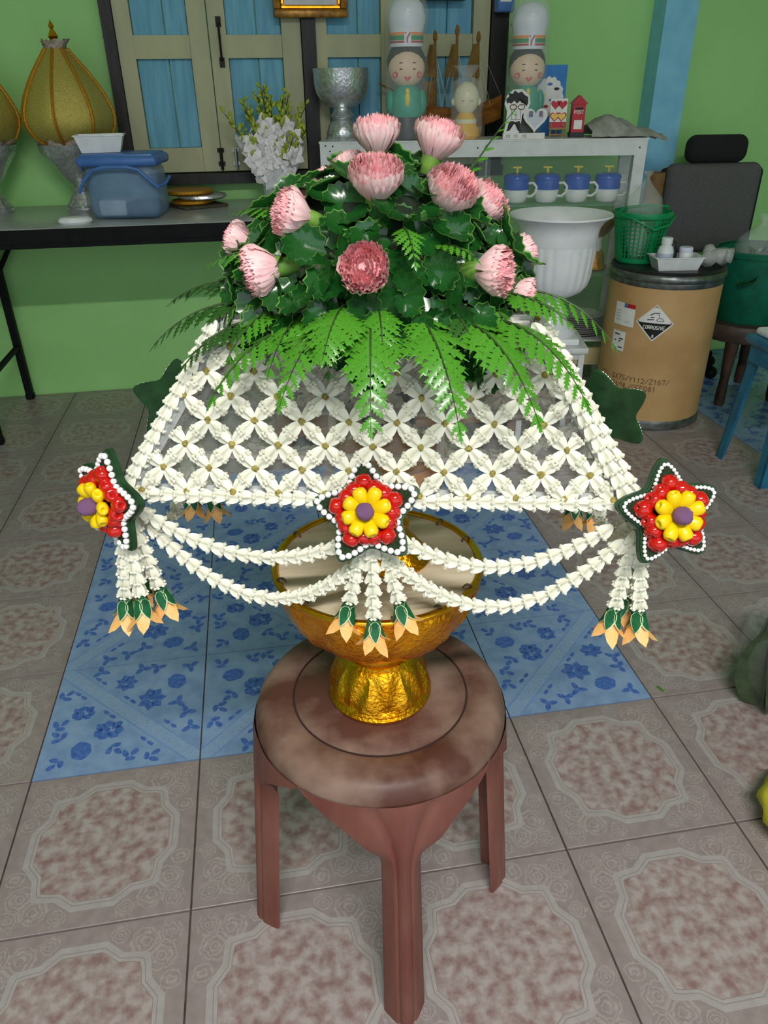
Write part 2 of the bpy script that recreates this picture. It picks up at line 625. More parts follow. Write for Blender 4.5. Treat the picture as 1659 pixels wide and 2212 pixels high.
# iron pull handle and bolts, parts of window 1
h = MB()
h.tube([(.436, -.037, 1.285), (.436, -.060, 1.275), (.436, -.066, 1.23), (.436, -.060, 1.185), (.436, -.037, 1.175)], .0045, 6)
h.box((.436, -.039, 1.29), (.018, .005, .03))
h.box((.436, -.039, 1.17), (.018, .005, .03))
h.build('handle', m_iron, w1)
for x in (.398, .452):
    h = MB()
    h.tube([(x, -.045, .83), (x, -.045, .90)], .006, 6)
    h.box((x, -.040, .895), (.024, .008, .014))
    h.box((x, -.040, .85), (.024, .008, .014))
    h.build('bolt', m_iron if x < .42 else m_steel, w1)

# fluorescent fitting that carries the ceiling light
m_tube = mat('fluorescent_tube', (255, 250, 235), emit=((255, 250, 235), 3.0))
m_white_metal = mat('white_lacquered_metal', (222, 222, 222), (205, 205, 205), 20, rough=.4)
lampf = thing('ceiling_lamp', 'white fluorescent tube lamp mounted on the ceiling', 'lamp', (.55, -2.0, 2.62))
_l = MB()
_l.rbox((0, 0, -.02), (1.32, .07, .04), .008, 2)
_l.build('housing', m_white_metal, lampf)
_l = MB()
_l.tube([(-.6, 0, -.065), (.6, 0, -.065)], .013, 10)
_l.build('tube', m_tube, lampf)
for s_ in (-1, 1):
    _l = MB()
    _l.box((s_ * .612, 0, -.055), (.022, .035, .045))
    _l.build('socket', m_white_metal, lampf)

# ================================================================== LONG FOLDING TABLE
m_laminate = mat('grey_laminate', (176, 180, 180), (164, 168, 168), 50, rough=.22)
m_black = mat('black_metal', (16, 16, 18), (22, 22, 24), 30, rough=.55, spec=.15)
TZ = .725
tbl = thing('folding_table', 'long folding table with grey laminate top and black steel legs along the wall', 'table', (0, 0, 0))
_t = MB()
_t.rbox((-.68, 1.805, TZ - .011), (2.60, .565, .022), .006, 2)
_t.build('tabletop', m_laminate, tbl)
_t = MB()
_t.box((-.68, 1.519, TZ - .022), (2.60, .004, .040))
_t.box((-.68, 1.527, TZ - .044), (2.58, .012, .028))
_t.box((-.68, 2.080, TZ - .036), (2.58, .012, .03))
_t.build('apron', m_black, tbl, smooth=False)
for lx in (-.47, .615):
    sgn = 1
    for ly in (1.60, 2.06):
        _t = MB()
        _t.box((lx, ly, TZ / 2 - .02), (.026, .026, TZ - .04))
        _t.rbox((lx, ly, .012), (.032, .032, .024), .004, 1)
        _t.build('leg', m_black, tbl, smooth=False)
    _t = MB()
    _t.tube([(lx, 1.60, .215), (lx, 2.06, .215)], .012, 6)
    _t.build('crossbar', m_black, tbl)
    for ly in (1.60, 2.06):
        _t = MB()
        e = lx + (.13 if lx < 0 else -.13)
        _t.tube([(lx, ly, .50), (e, ly, TZ - .03)], .010, 6)
        _t.build('brace', m_black, tbl)

# ================================================================== BROWN STOOL
m_stool = mat('dusty_brown_plastic', (140, 114, 102), (88, 54, 46), 11, rough=.5, detail=8, lo=.34, hi=.56, bump=.06, bscale=120)
m_stool_leg = mat('reddish_brown_plastic', (124, 78, 68), (110, 58, 50), 26, rough=.5, detail=6, stretch=(1, 1, .25), bump=.06, bscale=90)
m_stool_line = mat('stool_groove_dark', (52, 34, 30), rough=.7)  # darker brown for the ring in the seat groove
SC = Vector((.594, -.325, 0))
SH = .42
stool = thing('plastic_stool', 'worn brown round plastic stool carrying the gold bowl', 'stool', SC)
_s = MB()
prof = [(0.0, SH - .012), (.10, SH - .012), (.148, SH - .02), (.1535, SH - .030), (.1590, SH - .031), (.1588, SH - .023), (.1560, SH - .013), (.1500, SH - .005), (.142, SH - .001), (.130, SH), (.112, SH), (.1105, SH - .0016), (.1085, SH - .0016), (.107, SH), (.05, SH), (0.0, SH)]
_s.lathe(prof, 64, 0, caps=False)
_s.build('seat', m_stool, stool, sharp=60)
_s = MB()
_s.tube([(.1095 * math.cos(2 * PI * i / 64), .1095 * math.sin(2 * PI * i / 64), SH - .0012) for i in range(64)], .0013, 5, closed=True)
_s.build('groove', m_stool_line, stool)


def stool_leg(ang):
    mb = MB()
    nu, zs = 33, [SH - .026, SH - .034, SH - .045, SH - .06, SH - .075, SH - .09, SH - .105, SH - .12, SH - .14, .24, .16, .08, 0]
    for side in (0, 1):
        v = []
        for z in zs:
            t = max(0, min(1, (z - (SH - .135)) / .105))
            ha = .165 + (.785 - .165) * (t ** 2.1)
            Rz = .1585 + (.192 - .1585) * ((SH - z) / SH)
            for i in range(nu):
                u = -1 + 2 * i / (nu - 1)
                th = ang + u * ha
                d = abs(u) * min(ha, .165) * .17
                groove = -.004 * math.exp(-((d - .0085) / .0022) ** 2) + .0022 * math.exp(-(d / .003) ** 2)
                flat = -1.15 * max(0, d - .007) * (1 - min(1, t * 2.5)) if t < .4 else 0
                rr = Rz + groove * (1 if z < SH - .03 else .2) + flat - (.0035 if side else 0)
                v.append((rr * math.cos(th), rr * math.sin(th), z))
        f = []
        for j in range(len(zs) - 1):
            for i in range(nu - 1):
                a = j * nu + i
                q = (a, a + nu, a + nu + 1, a + 1)
                f.append(q if not side else tuple(reversed(q)))
        mb.add(v, f)
    k = len(zs) * nu
    for j in range(len(zs) - 1):
        a, b = j * nu, (j + 1) * nu
        mb.f.append((a, a + k, b + k, b))
        a, b = j * nu + nu - 1, (j + 1) * nu + nu - 1
        mb.f.append((a, b, b + k, a + k))
        mb.m += [0, 0]
    e = (len(zs) - 1) * nu
    for i in range(nu - 1):
        mb.f.append((e + i, e + i + k, e + i + 1 + k, e + i + 1))
        mb.m.append(0)
    return mb


for a in (-90, 0, 90, 180):
    stool_leg(R(a)).build('leg', m_stool_leg, stool, sharp=50)

# ================================================================== GOLD BOWL
m_gold = mat('embossed_gold', (255, 184, 40), (236, 150, 16), 60, rough=.27, metal=1.0, bump=.5, bscale=240)
m_gold_plain = mat('polished_gold', (255, 190, 50), (240, 160, 24), 40, rough=.2, metal=1.0, bump=.1, bscale=90)
m_marble = mat('cream_streaked_board', (226, 214, 190), (196, 176, 146), 24, rough=.35, stretch=(.35, 2.2, 1), detail=6, lo=.3, hi=.75)
m_wire = mat('thin_wire', (110, 104, 96), rough=.4, metal=.8)
bowl = thing('pedestal_bowl', 'embossed gold pedestal bowl with cream lid standing on the stool', 'bowl', (SC.x, SC.y, SH))


def relief(t, z, r):
    k = 8
    ph = (t * k / (2 * PI)) % 1.0
    tri = abs(ph - .5) * 2
    return 1 + (.07 * max(0, min(1, (.62 - tri - 14 * (z - .020)) * 3)) + .05 * max(0, min(1, (tri - .45 - 14 * (.050 - z)) * 3))) * (1 if .016 < z < .060 else 0)


def relief_bowl(t, z, r):
    ph = (t * 8 / (2 * PI)) % 1.0
    w = abs(ph - .5) * 2
    return 1 + (.030 * (1 if w < .80 - 9 * abs(z - .140) else 0) + .012 * math.sin(32 * t) * math.sin(z * 240))


_b = MB()
_b.lathe([(0, .001), (.058, .001), (.0635, .002), (.0645, .006), (.0625, .009), (.064, .012), (.0625, .015), (.060, .018)] +
         [(.0605 - .017 * ((z - .018) / .044) ** 1.4, z) for z in [.018 + .044 * i / 10 for i in range(11)]] +
         [(.042, .064), (.040, .067)], 96, mod=relief)
_b.build('foot', m_gold, bowl, sharp=35)
_b = MB()
_b.lathe([(.038, .064), (.0385, .070), (.0375, .078), (.041, .080), (.045, .083), (.046, .087), (.043, .090), (.040, .091)], 64)
_b.build('stem', m_gold_plain, bowl)
_b = MB()
bp = [(.030, .088), (.045, .092), (.062, .099), (.078, .110), (.092, .124), (.102, .140), (.109, .158), (.114, .178), (.1165, .192)]
bp2 = []
for (a, b) in zip(bp, bp[1:]):
    for q in range(3):
        bp2.append((a[0] + (b[0] - a[0]) * q / 3, a[1] + (b[1] - a[1]) * q / 3))
bp2 += [bp[-1], (.113, .192), (.109, .172), (.09, .13), (.0, .11)]
_b.lathe(bp2, 96, mod=lambda t, z, r: relief_bowl(t, z, r) if .098 < z < .185 and r > .06 else 1, caps=False)
_b.build('bowl_body', m_gold, bowl, sharp=35)
_b = MB()
_b.tube([(.1165 * math.cos(2 * PI * i / 96), .1165 * math.sin(2 * PI * i / 96), .194) for i in range(96)], .0042, 10, closed=True)
_b.build('rim', m_gold_plain, bowl)
_b = MB()
_b.lathe([(0, .188), (.112, .188), (.1135, .191), (.112, .194), (0, .194)], 64, caps=False)
_b.build('lid', m_marble, bowl)
_b = MB()
for s_ in (-1, 0, 1):
    lp = []
    for i in range(13):
        t = 2 * PI * i / 12
        lp.append((.1165 + .0062 * math.cos(t) - .003, s_ * .0016 + .0012 * math.sin(t * .5), .1935 + .0062 * math.sin(t)))
    _b.tube(lp, .00045, 4, caps=False)
me_loop = _b.mesh('wire_loop', m_wire)
for i in range(14):
    a = 2 * PI * i / 14 + .2
    place('wire_loop', me_loop, bowl, (0, 0, 0), (0, 0, a))

# small gold pedestal on the lid, it carries the flower frame
sp = thing('small_pedestal', 'small gold pedestal standing on the cream lid under the white flower frame', 'pedestal', (SC.x + .018, SC.y + .002, SH + .194))
_b = MB()
_b.lathe([(0, 0), (.040, 0), (.042, .003), (.039, .006), (.041, .009), (.036, .013), (.028, .024), (.020, .034), (.014, .042), (.019, .047), (.019, .051), (.013, .056)], 48,
         mod=lambda t, z, r: 1 + (.03 * math.sin(10 * t) if .012 < z < .034 else 0))
_b.build('foot', m_gold, sp)
_b = MB()
_b.lathe([(.010, .054), (.016, .060), (.020, .068), (.014, .076), (.012, .084), (.022, .092), (.040, .104), (.052, .118), (.056, .132), (.058, .1345), (.055, .136), (.0, .128)], 48,
         mod=lambda t, z, r: 1 + (.03 * math.cos(12 * t) if .09 < z < .13 else 0))
_b.build('cup', m_gold, sp)

# ================================================================== WHITE FLOWER NET FRAME
m_rak = mat('ivory_crown_flower', (246, 244, 230), (238, 236, 216), 140, rough=.42, sss=.25, spec=.4)
m_knot = mat('dry_knot', (176, 160, 84), (128, 116, 58), 300, rough=.8)
m_thread = mat('white_thread', (226, 220, 200), rough=.7)
m_stick = mat('white_frame_stick', (226, 222, 212), (212, 206, 196), 40, rough=.5)
m_film = mat('clear_plastic_film', (235, 238, 240), rough=.12, alpha=.05)
m_film2 = mat('milky_plastic_edge', (228, 232, 232), (214, 218, 220), 30, rough=.25, alpha=.5)

NR = R(-13.5)
NZ = .756
NM = Matrix.Translation((.6, -.327, 0)) @ Matrix.Rotation(NR, 4, 'Z')
NQ = Quaternion((0, 0, 1), NR)
BA, BB, TA, TB, TH = .231, .103, .140, .050, .146


def nw(p):
    """frame coordinates (height above the floor) to the room"""
    return NM @ Vector(p)


def crown_flower():
    mb = MB()
    prof = [(0.0, .11, .09), (.10, .25, .14), (.30, .43, .19), (.56, .55, .22), (.80, .56, .24), (.97, .40, .18)]
    n = 10
    v = []
    for z, ro, ri in prof:
        for i in range(n):
            t = 2 * PI * i / n
            r = ro if i % 2 == 0 else ri
            v.append((r * math.cos(t), r * math.sin(t), z))
    f = []
    for j in range(len(prof) - 1):
        for i in range(n):
            a, b = j * n + i, j * n + (i + 1) % n
            f.append((a, b, b + n, a + n))
    v.append((0, 0, .86))
    e = (len(prof) - 1) * n
    f += [(e + i, e + (i + 1) % n, len(v) - 1) for i in range(n)]
    mb.add(v, f)
    for i in range(5):
        t = 2 * PI * i / 5
        for (dr, dt, z, r) in ((.54, .24, .86, .15), (.54, -.24, .86, .15)):
            c = (dr * math.cos(t + dt), dr * math.sin(t + dt), z)
            o = [(c[0] + r, c[1], c[2]), (c[0], c[1] + r, c[2]), (c[0] - r, c[1], c[2]), (c[0], c[1] - r, c[2]), (c[0], c[1], c[2] + r), (c[0], c[1], c[2] - r)]
            mb.add(o, [(0, 1, 4), (1, 2, 4), (2, 3, 4), (3, 0, 4), (1, 0, 5), (2, 1, 5), (3, 2, 5), (0, 3, 5)])
    return mb


mb_rak = crown_flower()
me_rak = mb_rak.mesh('crown_flower', m_rak)
me_rak.set_sharp_from_angle(angle=R(70))
_rr = random.Random(11)


def flower_at(parent, p, d, L, W, out=(0, -.8, .6)):
    q = look_quat(d, out, PI / 2 + _rr.uniform(-.22, .22))
    return place('crown_flower', me_rak, parent, p, q, (W, W, L))


def knot_mb(p, r):
    mb = MB()
    mb.sphere(p, r, 6, 4, wob=.25, seed=int(p[0] * 9999) & 255)
    return mb


def panel_segments(hb, ht, S, hx, rows=7, off=0):
    """flowers of a diamond lattice on a trapezoid: list of (tip, direction) in (u, v), and the knots"""
    hy = S / rows
    fl, kn = [], set()

    def inside(u, v):
        return -.001 <= v <= S + .001 and abs(u) <= hb + (ht - hb) * v / S - .004
    n = int(hb / hx) + 2
    for j in range(0, rows):
        for i in range(-n, n + 1):
            if (i + j + off) % 2:
                continue
            for di in (-1, 1):
                a, b = (i * hx, j * hy), ((i + di) * hx, (j + 1) * hy)
                m_ = ((a[0] + b[0]) / 2, (a[1] + b[1]) / 2)
                if inside(*a) and inside(*m_):
                    fl.append((a, b))
                    kn.add((round(a[0], 5), round(a[1], 5)))
                if inside(*b) and inside(*m_):
                    fl.append((b, a))
                    kn.add((round(b[0], 5), round(b[1], 5)))
    return fl, kn


net = thing('flower_net_frame', 'white frame shaped like a cut pyramid, netted with ivory crown flowers, above the gold bowl', 'flower frame', nw((0, 0, NZ - .006)), (0, 0, NR))
LZ = .006  # base of the frame in its own coordinates


def face(side):
    if side == 'front':
        return Vector((0, -BB, LZ)), Vector((1, 0, 0)), Vector((0, BB - TB, TH)), BA, TA
    if side == 'back':
        return Vector((0, BB, LZ)), Vector((-1, 0, 0)), Vector((0, TB - BB, TH)), BA, TA
    if side == 'left':
        return Vector((-BA, 0, LZ)), Vector((0, -1, 0)), Vector((BA - TA, 0, TH)), BB, TB
    return Vector((BA, 0, LZ)), Vector((0, 1, 0)), Vector((TA - BA, 0, TH)), BB, TB


def rope_points(pts, step):
    """evenly spaced points with tangents along a polyline"""
    pts = [Vector(p) for p in pts]
    out, acc = [], 0.0
    for a, b in zip(pts, pts[1:]):
        d = (b - a)
        l = d.length
        d.normalize()
        while acc <= l:
            out.append((a + d * acc, d))
            acc += step
        acc -= l
    return out


for side in ('front', 'back', 'left', 'right'):
    o, u, vv, hb, ht = face(side)
    S = vv.length
    vd = vv.normalized()
    nrm = u.cross(vd).normalized()
    hx = .0218 if side in ('front', 'back') else .0205
    fl, kn = panel_segments(hb, ht, S, hx, off=0 if side == 'front' else 1)

    def P(a):
        return o + u * a[0] + vd * a[1] + nrm * .004
    kb = MB()
    for k in kn:
        kb.merge(knot_mb(P(k) + nrm * .002, .0034))
    tb = MB()
    for a, b in fl:
        pa, pb = P(a), (P(a) + P(b)) / 2
        tb.tube([pa, pb], .0005, 4, caps=False)
    if side == 'front':
        part = tb.build('front_net', m_thread, net)
        tag(kb.build('knots', m_knot, part), kind='stuff')
        for a, b in fl:
            pa, pb = P(a), P(b)
            d = (pb - pa) / 2
            L = d.length
            flower_at(part, pa + d * .06, d + nrm * _rr.uniform(-.0008, .0012), L * 1.0, .0124 * _rr.uniform(.94, 1.06), nrm)
    else:
        for a, b in fl:
            pa, pb = P(a), P(b)
            d = (pb - pa) / 2
            tb.merge(mb_rak, TM(pa + d * .06, look_quat(d, (0.1, -.2, 1), _rr.uniform(0, 6.28)), (.0124, .0124, d.length)), mi=1)
        tb.merge(kb, mi=2)
        tag(tb.build('net_panel', [m_thread, m_rak, m_knot], net), kind='stuff')
    # clear film behind the net
    f_ = MB()
    a0, a1 = o - nrm * .003 - u * hb, o - nrm * .003 + u * hb
    f_.poly([a0, a1, a1 + vv - u * (hb - ht), a0 + vv + u * (hb - ht)])
    f_.poly([p - nrm * .0006 for p in (a0, a0 + vv + u * (hb - ht), a1 + vv - u * (hb - ht), a1)])
    f_.build('plastic_film', m_film, net, smooth=False)

cb = {'fl': (-BA, -BB), 'fr': (BA, -BB), 'bl': (-BA, BB), 'br': (BA, BB)}
ct = {'fl': (-TA, -TB), 'fr': (TA, -TB), 'bl': (-TA, TB), 'br': (TA, TB)}
for k in cb:
    a = Vector((cb[k][0], cb[k][1], LZ))
    b = Vector((ct[k][0], ct[k][1], LZ + TH))
    _b = MB()
    _b.tube([a * .985, b * .97 + Vector((0, 0, .003))], .0055, 6)
    _b.build('corner_bar', m_film2, net)
for (p, q, z, c) in (('fl', 'fr', LZ, cb), ('bl', 'br', LZ, cb), ('fl', 'bl', LZ, cb), ('fr', 'br', LZ, cb), ('fl', 'fr', LZ + TH, ct), ('bl', 'br', LZ + TH, ct), ('fl', 'bl', LZ + TH, ct), ('fr', 'br', LZ + TH, ct)):
    _b = MB()
    _b.tube([(c[p][0] * .98, c[p][1] * .96, z), (c[q][0] * .98, c[q][1] * .96, z)], .0045, 6)
    _b.build('edge_bar', m_film2 if z == LZ else m_stick, net)
for (x, xt) in ((-.048, -.045), (.062, .060)):
    _b = MB()
    _b.tube([(x, -.02, LZ - .002), (xt, -.02, LZ + TH)], .0042, 8)
    _b.build('upright', m_stick, net)
for (a, b) in (((-BA, -.02), (BA, -.02)), ((-.048, -BB), (-.048, BB)), ((.062, -BB), (.062, BB))):
    _b = MB()
    _b.box(((a[0] + b[0]) / 2, (a[1] + b[1]) / 2, LZ - .002), (abs(a[0] - b[0]) + .006, abs(a[1] - b[1]) + .006, .005))
    _b.build('cross_bar', m_stick, net, smooth=False)
_b = MB()
_b.rbox((0, 0, LZ + TH + .004), (2 * TA, 2 * TB, .008), .003, 2)
_b.build('top_board', m_stick, net)


def rope_part(name, pts, rev=False, step=.0125, W=.0132, real=True):
    if rev:
        pts = pts[::-1]
    tb = MB()
    tb.tube(pts, .0006, 4, caps=False)
    if real:
        part = tb.build(name, m_thread, net)
        for p, d in rope_points(pts, step):
            flower_at(part, p - d * .003, d, .0152, W * _rr.uniform(.93, 1.06))
        return part
    for p, d in rope_points(pts, step):
        tb.merge(mb_rak, TM(p, look_quat(d, (.1, -.2, 1), _rr.uniform(0, 6.28)), (W, W, .0152)), mi=1)
    return tag(tb.build(name, [m_thread, m_rak], net), kind='stuff')


FY = -BB - .006
rope_part('base_rope', [(0, FY, LZ - .004), (-BA, FY, LZ - .002)])
rope_part('base_rope', [(0, FY, LZ - .004), (BA, FY, LZ - .002)])
rope_part('corner_rope', [(-TA - .004, -TB - .006, LZ + TH), (-BA - .004, -BB - .006, LZ)])
rope_part('corner_rope', [(TA + .001, -TB - .008, LZ + TH), (BA + .001, -BB - .008, LZ)])
rope_part('corner_rope', [(TA + .010, -TB + .002, LZ + TH), (BA + .010, -BB + .002, LZ)], real=False)
rope_part('rear_rope', [(-TA - .004, TB + .006, LZ + TH), (-BA - .004, BB + .006, LZ)], real=False)
rope_part('rear_rope', [(TA + .004, TB + .006, LZ + TH), (BA + .004, BB + .006, LZ)], real=False)
rope_part('rear_rope', [(-BA, BB + .006, LZ), (BA, BB + .006, LZ)], real=False)
rope_part('side_rope', [(-BA - .004, -BB, LZ), (-BA - .004, BB, LZ)], real=False)
rope_part('side_rope', [(BA + .004, -BB, LZ), (BA + .004, BB, LZ)], real=False)

# ------------------------------------------------------------------ hanging swags
swag_group = 'ivory flower swags hanging from the frame'


def swag(label, a, b, sag, n=24):
    """a, b in frame coordinates (x, y, z above the frame base)"""
    a, b = Vector(a), Vector(b)
    pts = []
    for i in range(n + 1):
        t = i / n
        p = a.lerp(b, t)
        p.z -= sag * 4 * t * (1 - t)
        pts.append(p)
    root = thing('flower_swag', label, 'garland', nw((a.x, a.y, NZ + a.z)), (0, 0, NR), swag_group)
    pts = [p - a for p in pts]
    tb = MB()
    tb.tube(pts, .0006, 4, caps=False)
    tb.build('thread', m_thread, root)
    for p, d in rope_points(pts, .0127):
        flower_at(root, p, d, .0150, .0130 * _rr.uniform(.94, 1.06))


swag('upper of the two ivory flower swags left of the middle star', (-.226, -.106, -.020), (-.018, -.109, -.046), .036)
swag('lower, longer ivory flower swag left of the middle star', (-.222, -.100, -.040), (-.014, -.112, -.070), .064)
swag('upper of the two ivory flower swags right of the middle star', (.222, -.106, -.026), (.020, -.108, -.042), .040)
swag('lower, longer ivory flower swag right of the middle star', (.236, -.100, -.044), (.016, -.113, -.066), .066)
swag('ivory flower swag along the left end of the frame', (-.236, -.095, -.030), (-.236, .095, -.020), .060)
swag('ivory flower swag along the right end of the frame', (.238, -.090, -.030), (.238, .095, -.020), .060)
swag('ivory flower swag at the back of the frame, left half', (-.226, .108, -.012), (-.01, .108, -.012), .045)
swag('ivory flower swag at the back of the frame, right half', (.226, .108, -.012), (.01, .108, -.012), .045)

# ------------------------------------------------------------------ tassels
m_calyx = mat('dark_green_sepal', (28, 104, 62), (20, 82, 48), 120, rough=.4)
m_calyx_edge = mat('pale_sepal_edge', (206, 222, 176), rough=.5)
m_orange = mat('orange_bloom_petal', (248, 178, 84), (252, 206, 150), 90, rough=.45, sss=.15)


def petal_mb(L, W, curl, n=5, droop=0.0, point=1.4):
    """a cupped petal growing along +Z from the origin, bending towards +X"""
    mb = MB()
    v = []
    for j in range(n + 1):
        t = j / n
        w = W * (math.sin(PI * min(1, t ** .8 * .92 + .08)) ** (1 / point)) * (1 if t < .98 else .25)
        x = curl * t * t * L
        z = L * t - droop * t * t * L
        v += [(x - .12 * w, -w, z), (x, 0, z), (x - .12 * w, w, z)]
    f = []
    for j in range(n):
        for i in range(2):
            a = j * 3 + i
            f.append((a, a + 1, a + 4, a + 3))
    return mb.add(v, f)


me_opet = petal_mb(.027, .0078, .62, 6, point=2.2).mesh('petal', m_orange)
_c = MB()
for k in range(5):
    t = 2 * PI * k / 5
    _c.merge(petal_mb(.020, .0050, .30), Matrix.Rotation(t, 4, 'Z') @ Matrix.Translation((.0062, 0, 0)))
_c.lathe([(0, -.002), (.004, -.001), (.0072, .004), (.0066, .008)], 10, caps=False)
me_calyx = _c.mesh('calyx', m_calyx)
_c = MB()
for k in range(5):
    t = 2 * PI * k / 5
    _c.merge(petal_mb(.0215, .0062, .29), Matrix.Rotation(t, 4, 'Z') @ Matrix.Translation((.0056, 0, 0)))
me_calyx_edge = _c.mesh('calyx_lining', m_calyx_edge)


def tassel(label, p, strands, n=7):
    root = thing('flower_tassel', label, 'tassel', nw((p[0], p[1], NZ + p[2])), (0, 0, NR), 'flower tassels under the star ornaments')
    for (bx, by, dz) in strands:
        top = Vector((bx * .25, by * .25, 0))
        bot = Vector((bx, by, -.0118 * n + dz))
        tb = MB()
        tb.tube([top, bot], .0006, 4, caps=False)
        st = tb.build('strand', m_thread, root)
        d = (bot - top).normalized()
        L = (bot - top).length
        k = max(1, int(L / .0118))
        for i in range(k):
            flower_at(st, top + d * (i * L / k), d, .0148, .0136)
            # a second row beside it keeps the strand plump
        bl = place('orange_bloom', None, root, bot + d * .004, look_quat(d, (0, 1, 0), _rr.uniform(0, 6)))
        bl.empty_display_size = .01
        place('calyx', me_calyx, bl)
        place('calyx_lining', me_calyx_edge, bl)
        for q in range(5):
            t = 2 * PI * (q + .5) / 5
            place('petal', me_opet, bl, (.003 * math.cos(t), .003 * math.sin(t), .006), (0, 0, t), (1, 1, _rr.uniform(.85, 1.15)))
    return root


tassel('flower tassel with orange blooms under the middle star ornament', (0, -.113, -.034), [(-.024, -.004, .004), (.000, -.012, -.008), (.024, -.002, .006)])
tassel('flower tassel with orange blooms under the left front star ornament', (-.238, -.108, -.030), [(-.016, -.006, -.004), (.004, -.014, .004), (.016, .004, .002), (-.006, .012, .010)])
tassel('flower tassel with orange blooms under the right front star ornament', (.247, -.098, -.034), [(-.010, -.006, .000), (.012, -.008, .000), (.002, .010, .004)])
tassel('flower tassel with orange blooms at the left rear corner of the frame', (-.238, .100, -.030), [(-.010, .0, .004), (.012, .004, .0)])
tassel('flower tassel with orange blooms at the right rear corner of the frame', (.240, .100, -.030), [(-.010, .0, .004), (.012, .004, .0)])

# ------------------------------------------------------------------ star ornaments
m_leaf_back = mat('dark_leaf_backing', (36, 74, 42), (24, 56, 30), 60, rough=.45)
m_moss = mat('mossy_green', (42, 66, 34), (22, 40, 20), 400, rough=.9, bump=.8, bscale=600)
m_bead = mat('white_bead', (246, 244, 244), rough=.25)
m_red = mat('red_bud', (214, 26, 14), (176, 12, 10), 80, rough=.14, coat=.6)
m_yellow = mat('yellow_petal', (252, 220, 8), (240, 196, 4), 70, rough=.3, coat=.2)
m_purple = mat('purple_amaranth', (200, 146, 200), (174, 116, 180), 300, rough=.8, bump=.8, bscale=700)

_b = MB()
_b.sphere((0, 0, 0), 1, 10, 7)
me_bead = _b.mesh('bead', m_bead)
_b = MB()
_b.lathe([(0, -.10), (.20, 0), (.42, .22), (.52, .50), (.50, .74), (.40, .92), (.27, 1.0), (.17, .97), (.10, .82), (0, .72)], 12, caps=False, mod=lambda t, z, r: 1 + (.06 * math.cos(3 * t) if z > .5 else 0))
me_bud = _b.mesh('red_bud', m_red)
_b = MB()
_b.lathe([(0, -.05), (.13, 0), (.24, .28), (.33, .60), (.34, .82), (.26, .97), (.17, 1.0), (.10, .94), (.0, .80)], 10, caps=False, mod=lambda t, z, r: 1 + .10 * math.cos(2 * t))
me_ypet = _b.mesh('yellow_petal', m_yellow)
_b = MB()
_b.sphere((0, 0, .55), (.5, .5, .62), 16, 12, wob=.06, seed=4)
me_pur = _b.mesh('flower_centre', m_purple)


def star_outline(Rr, k=1.0, inset=0.0):
    pts = []
    prof = [(0, 1.0), (.12, .97), (.30, .875), (.54, .755), (.79, .665)]
    for a in range(5):
        t0 = PI / 2 + 2 * PI * a / 5
        half = PI / 5
        for (t, r) in reversed(prof[1:]):
            pts.append((t0 - half * t, r))
        pts.append((t0, 1.0))
        for (t, r) in prof[1:]:
            pts.append((t0 + half * t, r))
        pts.append((t0 + half, .635))
    return [((r * Rr - inset) * k * math.cos(t), (r * Rr - inset) * k * math.sin(t)) for t, r in pts]


def star(label, p, nrm, roll, bead_r=.0031, Rr=.0525, full=True):
    q = NQ @ look_quat(nrm, (0, 0, 1), R(roll))
    root = thing('star_ornament', label, 'star ornament', nw((p[0], p[1], NZ + p[2])), group='star ornaments around the frame')
    root.rotation_mode = 'QUATERNION'
    root.rotation_quaternion = q
    _b = MB()
    _b.prism(star_outline(Rr), -.007, -.002)
    _b.prism(star_outline(Rr * .965), -.002, 0)
    _b.build('leaf_backing', m_leaf_back, root, smooth=False)
    _b = MB()
    _b.prism(star_outline(Rr * .90), -.001, .0025)
    _b.build('moss_pad', m_moss, root, smooth=False)
    line = star_outline(Rr, 1.0, .0052)
    line.append(line[0])
    L = sum(math.dist(a, b) for a, b in zip(line, line[1:]))
    n = int(L / (bead_r * 1.98))
    pos = rope_points([(x, y, .0022) for x, y in line], L / n)[:n]
    for pt, d in pos:
        place('bead', me_bead, root, pt, (0, 0, 0), bead_r)
    if not full:
        for a in range(5):
            t = PI / 2 + 2 * PI * a / 5
            place('red_bud', me_bud, root, (.016 * math.cos(t), .016 * math.sin(t), .004), look_quat((math.cos(t), math.sin(t), .55)), .018)
        return root
    for a in range(5):
        t = PI / 2 + 2 * PI * a / 5
        c, s_ = math.cos(t), math.sin(t)
        for (rad, lat, tilt, sz) in ((.0195, 0, .25, .0160), (.0125, -.0080, .40, .0160), (.0125, .0080, .40, .0160)):
            place('red_bud', me_bud, root, (c * rad - s_ * lat, s_ * rad + c * lat, .0028), look_quat((c - s_ * lat * 18, s_ + c * lat * 18, tilt), (0, 0, 1), _rr.uniform(0, 6)), sz * _rr.uniform(.94, 1.06))
        t += PI / 5
        c, s_ = math.cos(t), math.sin(t)
        place('red_bud', me_bud, root, (c * .010, s_ * .010, .0028), look_quat((c, s_, .75), (0, 0, 1)), .0120)
    for a in range(8):
        t = 2 * PI * a / 8 + .2
        c, s_ = math.cos(t), math.sin(t)
        place('yellow_petal', me_ypet, root, (c * .0035, s_ * .0035, .0115), look_quat((c, s_, .36), (0, 0, 1)), (.0182, .0182, .0200 * _rr.uniform(.93, 1.05)))
    place('flower_centre', me_pur, root, (0, 0, .0125), (0, 0, 0), .0165)
    return root


